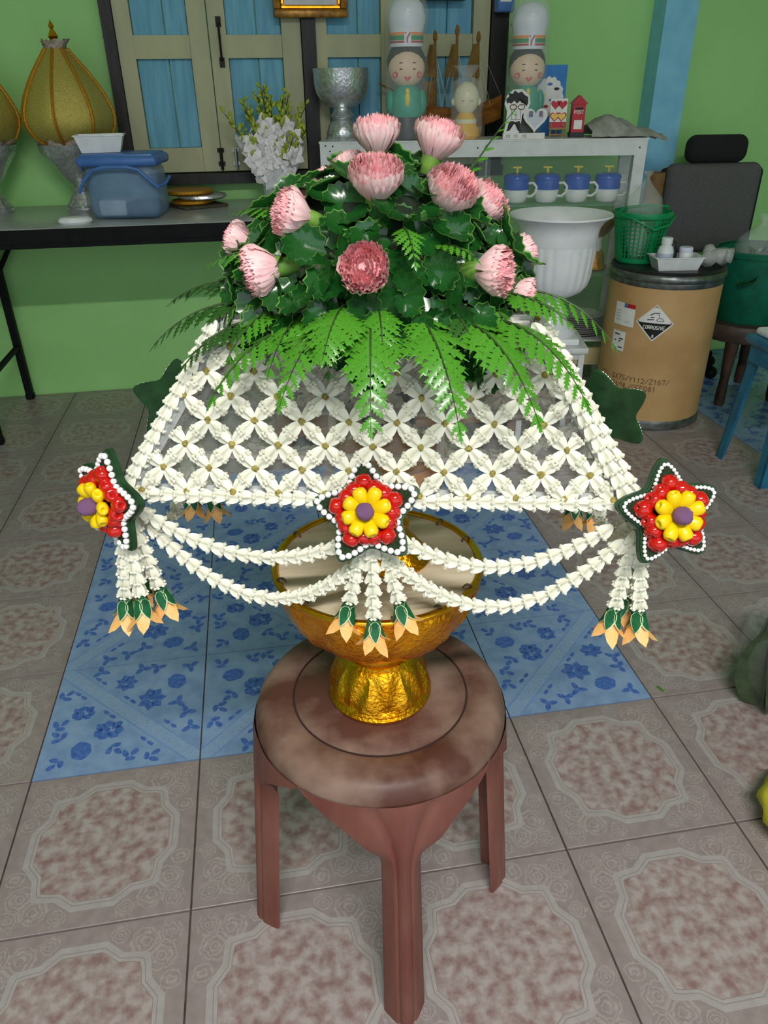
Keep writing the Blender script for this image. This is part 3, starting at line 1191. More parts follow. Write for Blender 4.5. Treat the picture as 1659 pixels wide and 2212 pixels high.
star('red and yellow star ornament with large white beads in the middle of the front edge', (-.004, -.120, -.010), (-.02, -.84, .50), 8)
star('red and yellow star ornament at the left front corner, turned almost edge on', (-.250, -.112, -.008), (-.60, -.79, .10), -4)
star('red and yellow star ornament edged with tiny white beads at the right front corner', (.266, -.120, -.004), (.20, -.88, .40), 4, bead_r=.0019, Rr=.050)
star('star ornament at the left rear corner showing its green leaf back', (-.258, .118, .002), (-.55, .82, -.10), 12, full=False)
star('star ornament at the right rear corner showing its green leaf back', (.258, .122, -.002), (.55, .82, .15), -20, bead_r=.0019, full=False)
star('star ornament in the middle of the rear edge seen through the net', (0, .122, .0), (0, .95, .1), 0, full=False)

# ================================================================== BOUQUET ON TOP
m_leaf = mat('glossy_dark_leaf', (18, 66, 26), (34, 92, 34), 60, rough=.2, coat=.4, detail=4)
m_leaf_edge = mat('pale_leaf_edge', (96, 140, 62), rough=.35)
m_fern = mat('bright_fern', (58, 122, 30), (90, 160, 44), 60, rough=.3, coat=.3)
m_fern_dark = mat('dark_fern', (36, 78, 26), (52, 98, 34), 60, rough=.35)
m_stem = mat('green_stem', (60, 88, 40), (44, 60, 30), 60, rough=.5)
m_pink = mat('pink_carnation_petal', (255, 194, 196), (252, 166, 174), 130, rough=.55, sss=.15)
m_pink_pale = mat('pale_pink_petal', (253, 216, 214), (250, 192, 196), 90, rough=.55, sss=.15)
m_carn_calyx = mat('carnation_calyx', (128, 168, 74), (96, 140, 56), 60, rough=.45)
m_foam = mat('dark_green_floral_foam', (26, 44, 22), (14, 26, 14), 60, rough=.9, bump=.8, bscale=120)
EC = Vector((0, 0, .885))
EA = (.150, .098, .150)
foam = thing('floral_foam', 'dark green floral foam dome under the leaves of the bouquet', 'floral foam', nw((0, 0, NZ + LZ + TH + .002)), (0, 0, NR))
_b = MB()
pr_ = [(0.0, 0.0), (.112, 0.0), (.118, .02), (.108, .055), (.086, .085), (.05, .108), (0, .116)]
_b.lathe(pr_, 24, caps=False, M=Matrix.Diagonal((1, .62, 1, 1)))
_b.build('foam_block', m_foam, foam)


def leaf_mb():
    """scalloped, cupped, rounded leaf growing along +Y, facing +Z"""
    mb = MB()
    n = 22
    v = [(0, 0, 0), (0, .5, .0)]
    inner, outer = [], []
    for i in range(n + 1):
        t = -PI * .86 + 2 * PI * .86 * i / n
        w = 1 + (.075 if i % 2 else -.075)
        x = .46 * math.sin(t) * w
        y = .54 - .50 * math.cos(t) * (1 if math.cos(t) > 0 else 1.0) * -1 * w if False else .52 + .50 * math.cos(t) * w
        z = .30 * x * x * 2 + .12 * math.cos(t * 3) * .4 - .10 * (y - .5) ** 2
        outer.append((x, y, z + .02))
        inner.append((x * .965, .5 + (y - .5) * .965, z * .9))
    v += inner + outer
    f = []
    for i in range(n):
        f.append((1, 2 + i + 1, 2 + i))
    mb.add(v, f, 0)
    k = 2
    for i in range(n):
        a, b = k + i, k + i + 1
        mb.f.append((a, b, b + n + 1, a + n + 1))
        mb.m.append(1)
    mb.f.append((1, 2, 0))
    mb.f.append((1, 0, 2 + n))
    mb.m += [0, 0]
    return mb


me_leaf = leaf_mb().mesh('leaf', [m_leaf, m_leaf_edge])
_st = MB()
_st.tube([(0, 0, -.03), (0, 0, .012)], .0014, 5)
me_stem = _st.mesh('stem', m_stem)

CARN = [  # place on the dome (frame coords from EC), facing, size, label
    ((.000, .003, .150), (0, 0, 1), 1.0, 'pink carnation at the very top of the bouquet, seen from the side'),
    ((.048, .004, .146), (.30, 0, .95), 1.05, 'pink carnation at the top right of the bouquet, tilted right'),
    ((.003, -.046, .120), (.05, -.34, .93), 1.12, 'large pink carnation in the upper middle of the bouquet'),
    ((.058, -.036, .112), (.42, -.45, .80), 1.10, 'open pink carnation in the upper right, its petals spread'),
    ((.086, .000, .100), (.75, -.15, .65), 1.0, 'pink carnation behind the spread one at the right shoulder'),
    ((-.054, -.052, .104), (-.86, -.36, .34), 1.0, 'pink carnation facing left at the left shoulder of the bouquet'),
    ((-.080, -.064, .068), (-.94, -.30, -.12), 1.05, 'pink carnation facing left low at the left side'),
    ((-.112, -.020, .078), (-.95, .1, .3), .8, 'small pink carnation at the far left edge of the bouquet'),
    ((-.002, -.086, .066), (-.06, -.86, .46), 1.02, 'pink carnation facing the viewer in the lower middle'),
    ((.088, -.062, .064), (.92, -.34, .06), 1.02, 'pink carnation facing right low at the right side'),
    ((.122, .020, .060), (.9, .25, .3), .8, 'pink carnation half hidden behind leaves at the right edge'),
    ((-.050, -.012, .106), (-.6, .0, .8), .8, 'pink carnation sunk among leaves at the upper left'),
    ((-.024, .028, .128), (-.3, .45, .85), .75, 'pink carnation peeping out behind the top carnation'),
    ((-.044, .036, .118), (-.5, .5, .7), .65, 'pink carnation bud behind the top left leaves'),
    ((.120, -.020, .036), (.92, -.2, -.1), .8, 'pink carnation under the right side leaves'),
]


def carnation_petals(seed):
    rnd = random.Random(seed)
    mb = MB()
    for ring, (n, r0, r1, z1, mi) in enumerate(((9, .0078, .0205, .0222, 1), (10, .0072, .0200, .0252, 1), (11, .0060, .0180, .0272, 0), (11, .0048, .0152, .0288, 0), (10, .0036, .0120, .0296, 0), (9, .0024, .0084, .0302, 0), (7, .001, .0048, .0305, 0))):
        for k in range(n):
            t = 2 * PI * (k + .5 * (ring % 2)) / n + rnd.uniform(-.12, .12)
            w = 2 * PI / n * .66
            rr = r1 * rnd.uniform(.92, 1.06)
            zz = z1 * rnd.uniform(.92, 1.05)
            v = []
            m_ = 11
            for j, (fr, fz) in enumerate(((0.0, 0), (.62, .40), (.97, .76), (1.0, 1.0))):
                for i in range(m_):
                    a = t + w * (-1 + 2 * i / (m_ - 1)) * (.45 + .55 * fr)
                    r = r0 + (rr - r0) * fr
                    z = zz * fz
                    if j == 3:
                        z += .0013 * (1 if i % 2 else -1) + rnd.uniform(-.0009, .0009)
                        r += rnd.uniform(-.0016, .0016)
                    elif j == 2:
                        r += .0011 * math.cos(i * 2.1 + ring + k)
                    v.append((r * math.cos(a), r * math.sin(a), z))
            f = [(j * m_ + i, j * m_ + i + 1, (j + 1) * m_ + i + 1, (j + 1) * m_ + i) for j in range(3) for i in range(m_ - 1)]
            mb.add(v, f, mi)
    mb.lathe([(.0165, .0150), (.0140, .0190), (.009, .0222), (.004, .0236), (0, .0240)], 18, 0, caps=False)  # filler dome added below the petal tips to brighten the shaded gaps
    return mb


me_carn = [carnation_petals(s_).mesh('petals', [m_pink, m_pink_pale]) for s_ in range(3)]
_b = MB()
_b.lathe([(0, -.026), (.0022, -.026), (.0030, -.022), (.0068, -.016), (.0085, -.006), (.0092, .003), (.0108, .009), (.0085, .004), (.004, .002)], 14, caps=False,
         mod=lambda t, z, r: 1 + (.10 * math.cos(5 * t) if z > .004 else 0))
me_ccal = _b.mesh('calyx', m_carn_calyx)
for i, (p, d, s_, lb) in enumerate(CARN):
    c = thing('carnation', lb, 'carnation', nw(EC + Vector(p)), group='pink carnations of the bouquet')
    c.rotation_mode = 'QUATERNION'
    c.rotation_quaternion = NQ @ look_quat(d, (0, 0, 1), i * 1.3)
    s_ *= .96
    tag(place('petals', me_carn[i % 3], c, (0, 0, 0), (0, 0, 0), s_), kind='stuff')
    place('calyx', me_ccal, c, (0, 0, 0), (0, 0, 0), s_)

# leaf sprigs over the dome
rnd = random.Random(21)
NS = 74
cnt = 0
for i in range(NS):
    ph = (i + .5) / NS
    z = 1 - ph * 1.02
    t = i * 2.399963
    rr = math.sqrt(max(0, 1 - z * z))
    un_ = Vector((rr * math.cos(t), rr * math.sin(t), z))
    p = Vector((un_.x * EA[0] * .80, un_.y * EA[1] * .80, un_.z * EA[2] * .80))
    nrm = Vector((un_.x / EA[0], un_.y / EA[1], un_.z / EA[2])).normalized()
    if nrm.y > .55 and z < .6:
        continue
    if any((Vector(c[0]) - (p + nrm * .022)).length < .016 for c in CARN):
        continue
    hz_ = 'far left' if p.x < -.075 else 'left' if p.x < -.025 else 'centre' if p.x < .025 else 'right' if p.x < .075 else 'far right'
    vz_ = 'top' if p.z > .105 else 'upper' if p.z > .075 else 'middle' if p.z > .04 else 'lowest'
    fz_ = 'front' if p.y < -.03 else 'rear' if p.y > .03 else 'inner'
    sp_ = thing('leaf_sprig', 'sprig of dark glossy scalloped leaves, %s row, %s %s of the bouquet' % (vz_, fz_, hz_), 'leaves', nw(EC + p), group='glossy leaf sprigs of the bouquet')
    sp_.rotation_mode = 'QUATERNION'
    sp_.rotation_quaternion = NQ @ look_quat(nrm + Vector((0, 0, .15)), (0, 0, 1), rnd.uniform(0, 6))
    place('stem', me_stem, sp_)
    k = rnd.choice((4, 5, 5, 6))
    for q in range(k):
        a = 2 * PI * q / k + rnd.uniform(-.3, .3)
        el = rnd.uniform(.15, .75)
        d = Vector((math.cos(a) * math.cos(el), math.sin(a) * math.cos(el), math.sin(el)))
        zax = (Vector((0, 0, 1)) - d * d.z).normalized()
        xax = d.cross(zax)
        qq = basis((0, 0, 0), xax, d, zax).to_3x3().to_quaternion()
        s_ = rnd.uniform(.027, .042)
        place('leaf', me_leaf, sp_, d * .004 + Vector((0, 0, .008)), qq, (s_, s_, s_ * rnd.uniform(.6, 1.4)))
    cnt += 1


# fern fronds
def pinna_mb(teeth=5):
    mb = MB()
    c, l, r_ = [], [], []
    n = teeth * 2
    for j in range(n + 1):
        t = j / n
        w = .20 * math.sin(PI * min(1, (t * .80 + .20))) ** .8 * (1.3 if j % 2 == 0 else .50)
        if j == n:
            w = .01
        z = -.10 * t * t
        c.append((0, t, z))
        l.append((-w, t + (.085 if j % 2 == 0 else -.02), z - .03))
        r_.append((w, t + (.085 if j % 2 == 0 else -.02), z - .03))
    v = c + l + r_
    k = n + 1
    f = []
    for j in range(n):
        f.append((j, j + 1, k + j + 1, k + j))
        f.append((j + 1, j, 2 * k + j, 2 * k + j + 1))
    return mb.add(v, f)


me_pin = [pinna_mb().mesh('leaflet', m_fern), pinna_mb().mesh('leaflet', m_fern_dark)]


def frond(label, base, head, L, up, droop, n=9, wid=.42, dark=0, twist=0.0):
    """base in frame coords; head is the compass angle it grows to; up the starting slope, droop the bend"""
    dark = int(dark)
    root = thing('fern_frond', label, 'fern', nw(base), (0, 0, NR + R(head)), 'fern fronds around the bouquet')

    def P(t):
        return Vector((L * t * (1 - .12 * t), 0, L * (up * t - droop * t * t)))
    mb = MB()
    mb.tube([P(i / 12) for i in range(13)], [.0012 - .0009 * i / 12 for i in range(13)], 5)
    mb.build('rachis', m_stem, root)
    for i in range(n):
        t = .14 + .80 * i / (n - 1)
        p = P(t)
        tan = (P(min(1, t + .05)) - P(t - .05)).normalized()
        nl = L * wid * .90 * (1 - t * .78) * (.55 + .45 * min(1, t * 5)) * rnd.uniform(.9, 1.1)
        for sd in (-1, 1):
            d = (tan * .72 + Vector((0, sd, 0)) * (.95 - .25 * t) + Vector((0, 0, -.22 + rnd.uniform(-.15, .15)))).normalized()
            side = Vector((0, 1, 0))
            zax = tan.cross(side)
            zax = (zax if zax.z > 0 else -zax)
            zax = (zax - d * d.dot(zax)).normalized()
            qq = basis((0, 0, 0), d.cross(zax), d, zax).to_3x3().to_quaternion()
            place('leaflet', me_pin[dark], root, p, qq, (nl * .92, nl, nl))
    p = P(.93)
    tan = (P(1) - P(.9)).normalized()
    zax = tan.cross(Vector((0, 1, 0)))
    zax = zax if zax.z > 0 else -zax
    qq = basis((0, 0, 0), tan.cross(zax), tan, zax).to_3x3().to_quaternion()
    place('leaflet', me_pin[dark], root, p, qq, (L * .13, L * .15, L * .13))
    return root


FR = [
    ('bright fern frond hanging over the left part of the front net', (-.060, -.062, .905), 222, .115, .05, .50, 9, .36, 0),
    ('bright fern frond hanging left of the front net middle', (-.030, -.078, .912), 246, .105, .10, .55, 9, .42, 0),
    ('bright fern frond hanging over the middle of the front net', (.000, -.082, .914), 274, .120, .12, .60, 10, .44, 0),
    ('broad bright fern frond left of the middle under the viewer-facing carnation', (-.022, -.080, .926), 262, .085, .05, .35, 8, .6, 0),
    ('bright fern frond hanging right of the front net middle', (.040, -.078, .912), 290, .120, .10, .62, 10, .42, 0),
    ('bright fern frond hanging over the right part of the front net', (.075, -.070, .910), 308, .120, .10, .62, 10, .40, 0),
    ('bright fern frond reaching over the right front corner rope', (.100, -.055, .908), 318, .125, .12, .55, 9, .38, 0),
    ('light fern frond hanging out at the right in front of the white urn', (.128, -.020, .925), 345, .105, .05, .50, 7, .36, 0),
    ('short fern frond at the lower right under the leaves', (.110, -.03, .925), 330, .080, .05, .30, 7, .5, 0),
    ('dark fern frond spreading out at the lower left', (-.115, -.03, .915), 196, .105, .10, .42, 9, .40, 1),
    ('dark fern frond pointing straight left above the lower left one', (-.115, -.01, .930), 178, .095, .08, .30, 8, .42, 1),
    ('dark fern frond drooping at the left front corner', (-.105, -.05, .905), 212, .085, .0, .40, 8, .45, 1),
    ('small fern frond sticking out at the upper left shoulder', (-.070, -.030, .992), 186, .060, .25, .25, 7, .45, 0),
    ('small fern frond sticking out left under the left shoulder carnation', (-.085, -.035, .965), 194, .070, .0, .18, 7, .5, 0),
    ('slender fern shoot standing up at the top right', (.068, .005, 1.000), 20, .060, 1.4, .3, 7, .28, 0),
    ('small fern frond in the right upper leaves below the spread carnation', (.050, -.062, .972), 320, .055, .15, .3, 6, .42, 0),
    ('small fern frond in the centre of the bouquet right of the large carnation', (.026, -.066, .985), 285, .055, .1, .5, 6, .42, 0),
]
_EX = random.Random(77)
for k in range(8):
    hd = 205 + 17 * k
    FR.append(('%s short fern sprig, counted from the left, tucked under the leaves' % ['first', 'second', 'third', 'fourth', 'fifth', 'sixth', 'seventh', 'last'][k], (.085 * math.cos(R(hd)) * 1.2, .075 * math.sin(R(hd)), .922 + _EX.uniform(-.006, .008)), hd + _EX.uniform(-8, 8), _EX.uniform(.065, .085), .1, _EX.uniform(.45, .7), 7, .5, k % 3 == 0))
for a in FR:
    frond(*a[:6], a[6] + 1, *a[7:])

# ================================================================== THINGS ON THE FOLDING TABLE
m_goldmesh = mat('gold_mesh_cloth', (176, 158, 82), (214, 196, 104), 420, rough=.42, metal=.55, bump=.5, bscale=500, detail=1)
m_braid = mat('gold_braid', (206, 150, 40), (170, 116, 22), 300, rough=.4, metal=.6, bump=.6, bscale=400)
m_ruffle = mat('grey_tulle', (184, 170, 160), (150, 138, 130), 120, rough=.8)
m_silver = mat('embossed_silver', (226, 228, 230), (188, 190, 194), 90, rough=.28, metal=.8, bump=.45, bscale=120)
m_silver_pl = mat('polished_silver', (222, 224, 226), (190, 192, 196), 60, rough=.25, metal=.75)


def ruffle(parent, r, z, amp, h, n=40, seed=1):
    rn = random.Random(seed)
    mb = MB()
    v = []
    for j in range(4):
        for i in range(n):
            t = 2 * PI * i / n
            rr = r + amp * (j / 3) * (.6 + .4 * math.sin(9 * t + j)) + rn.uniform(-.3, .3) * amp
            v.append((rr * math.cos(t), rr * math.sin(t), z + h * (j / 3 - .5) + rn.uniform(-.15, .15) * h))
    f = [(j * n + i, j * n + (i + 1) % n, (j + 1) * n + (i + 1) % n, (j + 1) * n + i) for j in range(3) for i in range(n)]
    mb.add(v, f)
    return mb.build('ruffle', m_ruffle, parent, sharp=None)


def silver_stand(label, x, y):
    t = thing('silver_pedestal', label, 'pedestal', (x, y, TZ), group='silver pedestals on the folding table')
    b = MB()
    b.lathe([(0, 0), (.062, 0), (.064, .006), (.058, .010), (.060, .018), (.050, .030), (.040, .048), (.030, .060), (.034, .066), (.034, .072), (.026, .078)], 32, mod=lambda a, z, r: 1 + (.05 * math.cos(10 * a) if .016 < z < .055 else 0))
    b.build('foot', m_silver, t)
    b = MB()
    b.lathe([(.020, .074), (.030, .086), (.044, .096), (.058, .116), (.074, .140), (.092, .165), (.108, .188), (.116, .205), (.118, .210), (.112, .210), (.09, .196), (0, .190)], 48, mod=lambda a, z, r: 1 + (.05 * abs(math.cos(8 * a)) if .09 < z < .2 else 0))
    b.build('cup', m_silver, t)
    return t


def gold_dome(label, x, y, seed):
    z0 = TZ + .2115
    t = thing('gold_cone', label, 'ceremonial cone', (x, y, z0), group='gold lotus cones on the folding table')
    pf = [(.098, 0), (.128, .022), (.145, .05), (.150, .075), (.146, .10), (.132, .135), (.112, .170), (.088, .205), (.064, .235), (.045, .258), (.034, .272)]
    b = MB()
    b.lathe(pf, 48, caps=True, mod=lambda a, z, r: 1 - .035 * (1 - abs(math.cos(4 * a + .4))))
    b.build('cloth_body', m_goldmesh, t)
    for k in range(8):
        a = (2 * PI * k + PI) / 8 - .1 - PI / 8
        b = MB()
        b.tube([((r + .002) * math.cos(a), (r + .002) * math.sin(a), z) for r, z in pf], .0055, 6)
        b.build('rib', m_braid, t)
    ruffle(t, .098, .004, .028, .030, seed=seed)
    ruffle(t, .026, .278, .022, .036, 24, seed=seed + 1)
    b = MB()
    b.lathe([(0, .285), (.016, .285), (.018, .292), (.012, .298), (.016, .306), (.010, .318), (.005, .326), (.009, .334), (.004, .344), (.0, .352)], 16, caps=False)
    b.build('finial', m_gold_plain, t)


silver_stand('silver pedestal behind the blue box', -.085, 1.93)
silver_stand('silver pedestal at the left edge of the table', -.395, 1.95)
gold_dome('gold mesh lotus cone on the pedestal behind the blue box', -.085, 1.93, 3)
gold_dome('gold mesh lotus cone cut by the left edge of the picture', -.395, 1.95, 8)

m_bluebox = mat('translucent_blue_plastic', (136, 168, 206), (122, 154, 194), 20, rough=.35, alpha=.55)
m_bluelid = mat('blue_plastic', (78, 122, 190), (68, 108, 176), 20, rough=.35)
m_white_pl = mat('white_plastic', (236, 238, 240), (224, 226, 230), 30, rough=.4)
bx = thing('plastic_box', 'translucent blue plastic box with lid and carrying handle on the table', 'box', (.100, 1.715, TZ), (0, 0, R(-8)))
b = MB()
b.rbox((0, 0, .082), (.225, .165, .160), .030, 4)
b.build('body', m_bluebox, bx)
b = MB()
b.rbox((0, 0, .172), (.250, .190, .030), .012, 3)
b.rbox((0, 0, .186), (.225, .165, .014), .006, 2)
b.build('lid', m_bluelid, bx)
b = MB()
b.tube([(-.128, -.095, .085), (-.105, -.107, .120), (-.07, -.110, .150), (-.035, -.112, .158), (.035, -.112, .158), (.07, -.110, .150), (.105, -.107, .115), (.120, -.100, .100), (.136, -.06, .105), (.138, 0, .12)], .0055, 8)
b.build('handle', m_bluelid, bx)
b = MB()
b.tube([(-.118, .0, .176), (-.142, .0, .168), (-.142, .02, .14)], .006, 6)
b.build('clip', m_bluelid, bx)
b = MB()
b.rbox((-.04, -.02, .035), (.09, .10, .05), .01, 2)
b.build('white_packet', m_white_pl, bx)
b = MB()
b.rbox((.045, -.01, .03), (.09, .12, .04), .008, 2)
b.build('dark_packet', mat('dark_packet', (70, 76, 70), (50, 54, 52), 30, rough=.6), bx)


def open_tray(name, label, cat, loc, rz, w, d, h, m, taper=.8, group=None):
    t = thing(name, label, cat, loc, (0, 0, R(rz)), group)
    b = MB()
    v = []
    for (s_, z) in ((taper, 0), (1, h), (1.05, h), (1.05, h - .003), (.97, h - .003), (taper * .95, .004)):
        for i, j in ((-1, -1), (1, -1), (1, 1), (-1, 1)):
            v.append((i * w / 2 * s_, j * d / 2 * s_, z))
    f = [(3, 2, 1, 0)]
    order = [0, 3, 2, 1, 4, 5]
    seq = [0, 3, 2, 1, 4, 5]
    rings = [0, 3, 2, 1, 4, 5]
    v2 = []
    for (s_, z) in ((taper, 0), (1.0, h - .004), (1.06, h - .003), (1.06, h), (.96, h), (taper * .95, .004)):
        for i, j in ((-1, -1), (1, -1), (1, 1), (-1, 1)):
            v2.append((i * w / 2 * s_, j * d / 2 * s_, z))
    for k in range(5):
        for i in range(4):
            a, c = k * 4 + i, k * 4 + (i + 1) % 4
            f.append((a, c, c + 4, a + 4))
    f.append((20, 21, 22, 23))
    b.add(v2, f)
    b.build('tray', m, t, smooth=False)
    return t


open_tray('foam_tray', 'small white foam tray lying on the lid of the blue box', 'tray', (.035, 1.735, TZ + .194), 4, .145, .105, .050, m_white_pl)
t = thing('soap_dish', 'flat rounded white plastic dish at the front edge of the table', 'dish', (-.062, 1.605, TZ), (0, 0, R(6)))
b = MB()
b.lathe([(0, 0), (.046, 0), (.052, .006), (.050, .014), (.042, .019), (0, .020)], 32, caps=False, M=Matrix.Diagonal((1, .62, 1, 1)))
b.build('dish', m_white_pl, t)
m_mat = mat('dark_wood_mat', (84, 78, 62), (66, 60, 48), 40, rough=.7)
t = thing('square_mat', 'dark square wooden mat under the round trays', 'mat', (.300, 1.915, TZ), (0, 0, R(28)))
b = MB()
b.rbox((0, 0, .005), (.165, .165, .010), .003, 1)
b.build('board', m_mat, t)
for (lb, x, y, z, r_, m_, nm) in (('lowest gold round tray of the small stack', .285, 1.905, .0102, .072, m_braid, 'round_tray'), ('silver round tray in the middle of the small stack', .320, 1.915, .0262, .086, m_silver, 'round_tray'), ('topmost gold round tray of the small stack', .275, 1.920, .0422, .086, m_braid, 'round_tray')):
    t = thing(nm, lb, 'tray', (x, y, TZ + z), group='round trays stacked on the mat')
    b = MB()
    b.lathe([(0, 0), (r_ * .9, 0), (r_, .006), (r_ * .98, .014), (r_ * .9, .0155), (0, .0150)], 36, caps=False, mod=lambda a, zz, rr: 1 + .012 * math.cos(30 * a))
    b.build('disc', m_, t)

# orchids in a glass jar at the end of the table
m_glass = mat('clear_glass', (222, 232, 232), rough=.05, alpha=.22)
m_orch = mat('white_orchid_petal', (252, 250, 246), (240, 232, 240), 120, rough=.5, sss=.15)
m_obud = mat('yellow_green_bud', (178, 188, 70), (136, 158, 50), 100, rough=.45)
jar = thing('glass_jar', 'clear glass jar holding the white orchids', 'jar', (.585, 1.93, TZ))
b = MB()
b.lathe([(0, 0), (.045, 0), (.047, .004), (.047, .11), (.045, .11), (.045, .006), (0, .005)], 24, caps=False)
b.build('glass', m_glass, jar)
_b = MB()
for k in range(5):
    tt = 2 * PI * k / 5
    _b.merge(petal_mb(.020, .0105, .9, 4, point=3.0), Matrix.Rotation(tt, 4, 'Z') @ Matrix.Rotation(.9, 4, 'Y') @ Matrix.Translation((.001, 0, 0)))
me_oflower = _b.mesh('blossom', m_orch)
_b = MB()
_b.sphere((0, 0, .006), (.0042, .0042, .0085), 7, 5)
me_obud = _b.mesh('bud', m_obud)
ro = random.Random(17)
for i in range(22):
    a = 2 * PI * i / 22 * 3.1
    sp_ = ro.uniform(.02, .16)
    top = Vector((sp_ * math.cos(a) * 1.0 + .02 * ro.uniform(-1, 1), sp_ * math.sin(a) * .5, ro.uniform(.30, .40) - sp_ * .7))
    if i == 0:
        top = Vector((-.155, -.02, .28))
    if i == 1:
        top = Vector((-.11, -.03, .20))
    if i == 2:
        top = Vector((.12, -.03, .23))
    st = thing('orchid_stem', 'stem of white orchid blossoms and yellow green buds in the glass jar', 'orchid', (.585, 1.93, TZ + .01), group='white orchid stems in the jar')
    P = lambda t_: Vector((top.x * t_ ** 1.3, top.y * t_ ** 1.3, top.z * t_))
    b = MB()
    b.tube([P(j / 8) for j in range(9)], .0016, 5)
    b.build('stem', m_stem, st)
    for j in range(8):
        t_ = .34 + .36 * j / 7
        d = Vector((ro.uniform(-1, 1), ro.uniform(-1.3, .3), ro.uniform(-.6, .5))).normalized()
        place('blossom', me_oflower, st, P(t_) + d * .016, look_quat(d, (0, 0, 1), ro.uniform(0, 6)), ro.uniform(1.2, 1.6))
    for j in range(10):
        t_ = .62 + .38 * j / 9
        d = Vector((ro.uniform(-1, 1), ro.uniform(-1, 1), .9)).normalized()
        place('bud', me_obud, st, P(t_) + d * .008, look_quat(d), ro.uniform(1.2, 1.9) * (1.25 - .4 * j / 9))

# ================================================================== WHITE DISPLAY CABINET
CA = math.atan2(-.1875, .9823)
CO = Vector((.745, 1.868, 0))
CM = Matrix.Translation(CO) @ Matrix.Rotation(CA, 4, 'Z')
CT = .925


def cw(s_, d, z=CT):
    return CM @ Vector((s_, d, z))


m_alu = mat('white_aluminium', (226, 228, 228), (212, 214, 214), 20, rough=.35)
m_shelf_glass = mat('shelf_glass', (150, 190, 176), rough=.08, alpha=.35)
m_pane = mat('cabinet_pane', (215, 228, 226), rough=.04, alpha=.05)
m_cream = mat('cream_board', (226, 208, 160), (214, 196, 148), 20, rough=.5)
cab = thing('display_cabinet', 'white aluminium and glass display cabinet against the green wall', 'cabinet', CO, (0, 0, CA))
CW, CD = 1.135, .215
for (x, d) in ((.02, .015), (CW - .02, .015), (.02, CD - .015), (CW - .02, CD - .015)):
    b = MB()
    b.box((x, d, .5 * CT - .02), (.040, .030, CT - .04))
    b.build('upright', m_alu, cab, smooth=False)
for d in (.015, CD - .015):
    b = MB()
    b.box((CW / 2, d, CT - .03), (CW, .032, .048))
    b.build('top_rail', m_alu, cab, smooth=False)
for x in (.012, CW - .012):
    b = MB()
    b.box((x, CD / 2, CT - .03), (.026, CD - .06, .046))
    b.build('side_rail', m_alu, cab, smooth=False)
b = MB()
b.box((CW / 2, CD / 2, CT - .003), (CW + .006, CD + .006, .006))
b.build('top_board', m_alu, cab, smooth=False)
for z in (.712, .465, .215):
    b = MB()
    b.box((CW / 2, CD / 2, z - .004), (CW - .08, CD - .03, .007))
    b.build('shelf', m_shelf_glass if z > .3 else m_alu, cab, smooth=False)
b = MB()
b.box((CW / 2, .012, .151), (CW - .08, .02, .066))
b.build('base_board', m_cream, cab, smooth=False)
b = MB()
b.box((.585, .022, .55), (.006, .006, .66))
b.build('pane_edge', m_shelf_glass, cab, smooth=False)
for (x0, x1, d) in ((.04, .60, .02), (.56, 1.095, .028)):
    b = MB()
    b.box(((x0 + x1) / 2, d, .565), (x1 - x0, .003, .66))
    b.build('glass_pane', m_pane, cab, smooth=False)
b = MB()
for (x, z) in ((.02, .912), (.035, .895), (.045, .91), (.55, .90), (1.11, .895)):
    b.lathe([(0, 0), (.003, 0), (.002, .0015), (0, .002)], 8, caps=False, M=Matrix.Translation((x, -.001, z)) @ Matrix.Rotation(PI / 2, 4, 'X'))
b.build('screws', m_iron, cab)

# mugs behind the glass
m_mug_w = mat('white_glaze', (236, 238, 236), rough=.2)
m_mug_b = mat('blue_glaze', (30, 92, 196), (24, 80, 178), 20, rough=.2)
m_yel_pl = mat('yellow_plastic', (226, 206, 60), rough=.4)
for i, s_ in enumerate((.705, .815, .925, 1.035)):
    t = thing('lidded_mug', ['leftmost', 'second', 'third', 'rightmost'][i] + ' of the four blue and white lidded mugs behind the cabinet glass', 'mug', cw(s_, .085, .7118), (0, 0, CA - .35), 'lidded mugs in the cabinet')
    t.scale = (1.2, 1.2, 1.12)
    b = MB()
    b.lathe([(0, 0), (.026, 0), (.031, .004), (.036, .022), (.038, .040)], 28, caps=False)
    b.build('white_body', m_mug_w, t)
    b = MB()
    b.lathe([(.0382, .040), (.0385, .055), (.037, .070), (.035, .070), (.035, .045)], 28, caps=False)
    b.build('blue_band', m_mug_b, t)
    b = MB()
    b.lathe([(0, .070), (.039, .070), (.0395, .076), (.034, .084), (.018, .088), (0, .089)], 28, caps=False)
    lid = b.build('lid', m_mug_b, t)
    b = MB()
    b.tube([(0, 0, .088), (0, 0, .104)], .0035, 6)
    b.box((0, 0, .105), (.026, .006, .005))
    b.build('knob', m_yel_pl, lid)
    b = MB()
    b.tube([(.036, 0, .058), (.052, 0, .060), (.062, 0, .048), (.060, 0, .032), (.048, 0, .020), (.035, 0, .020)], .0042, 7)
    b.build('handle', m_mug_w, t)

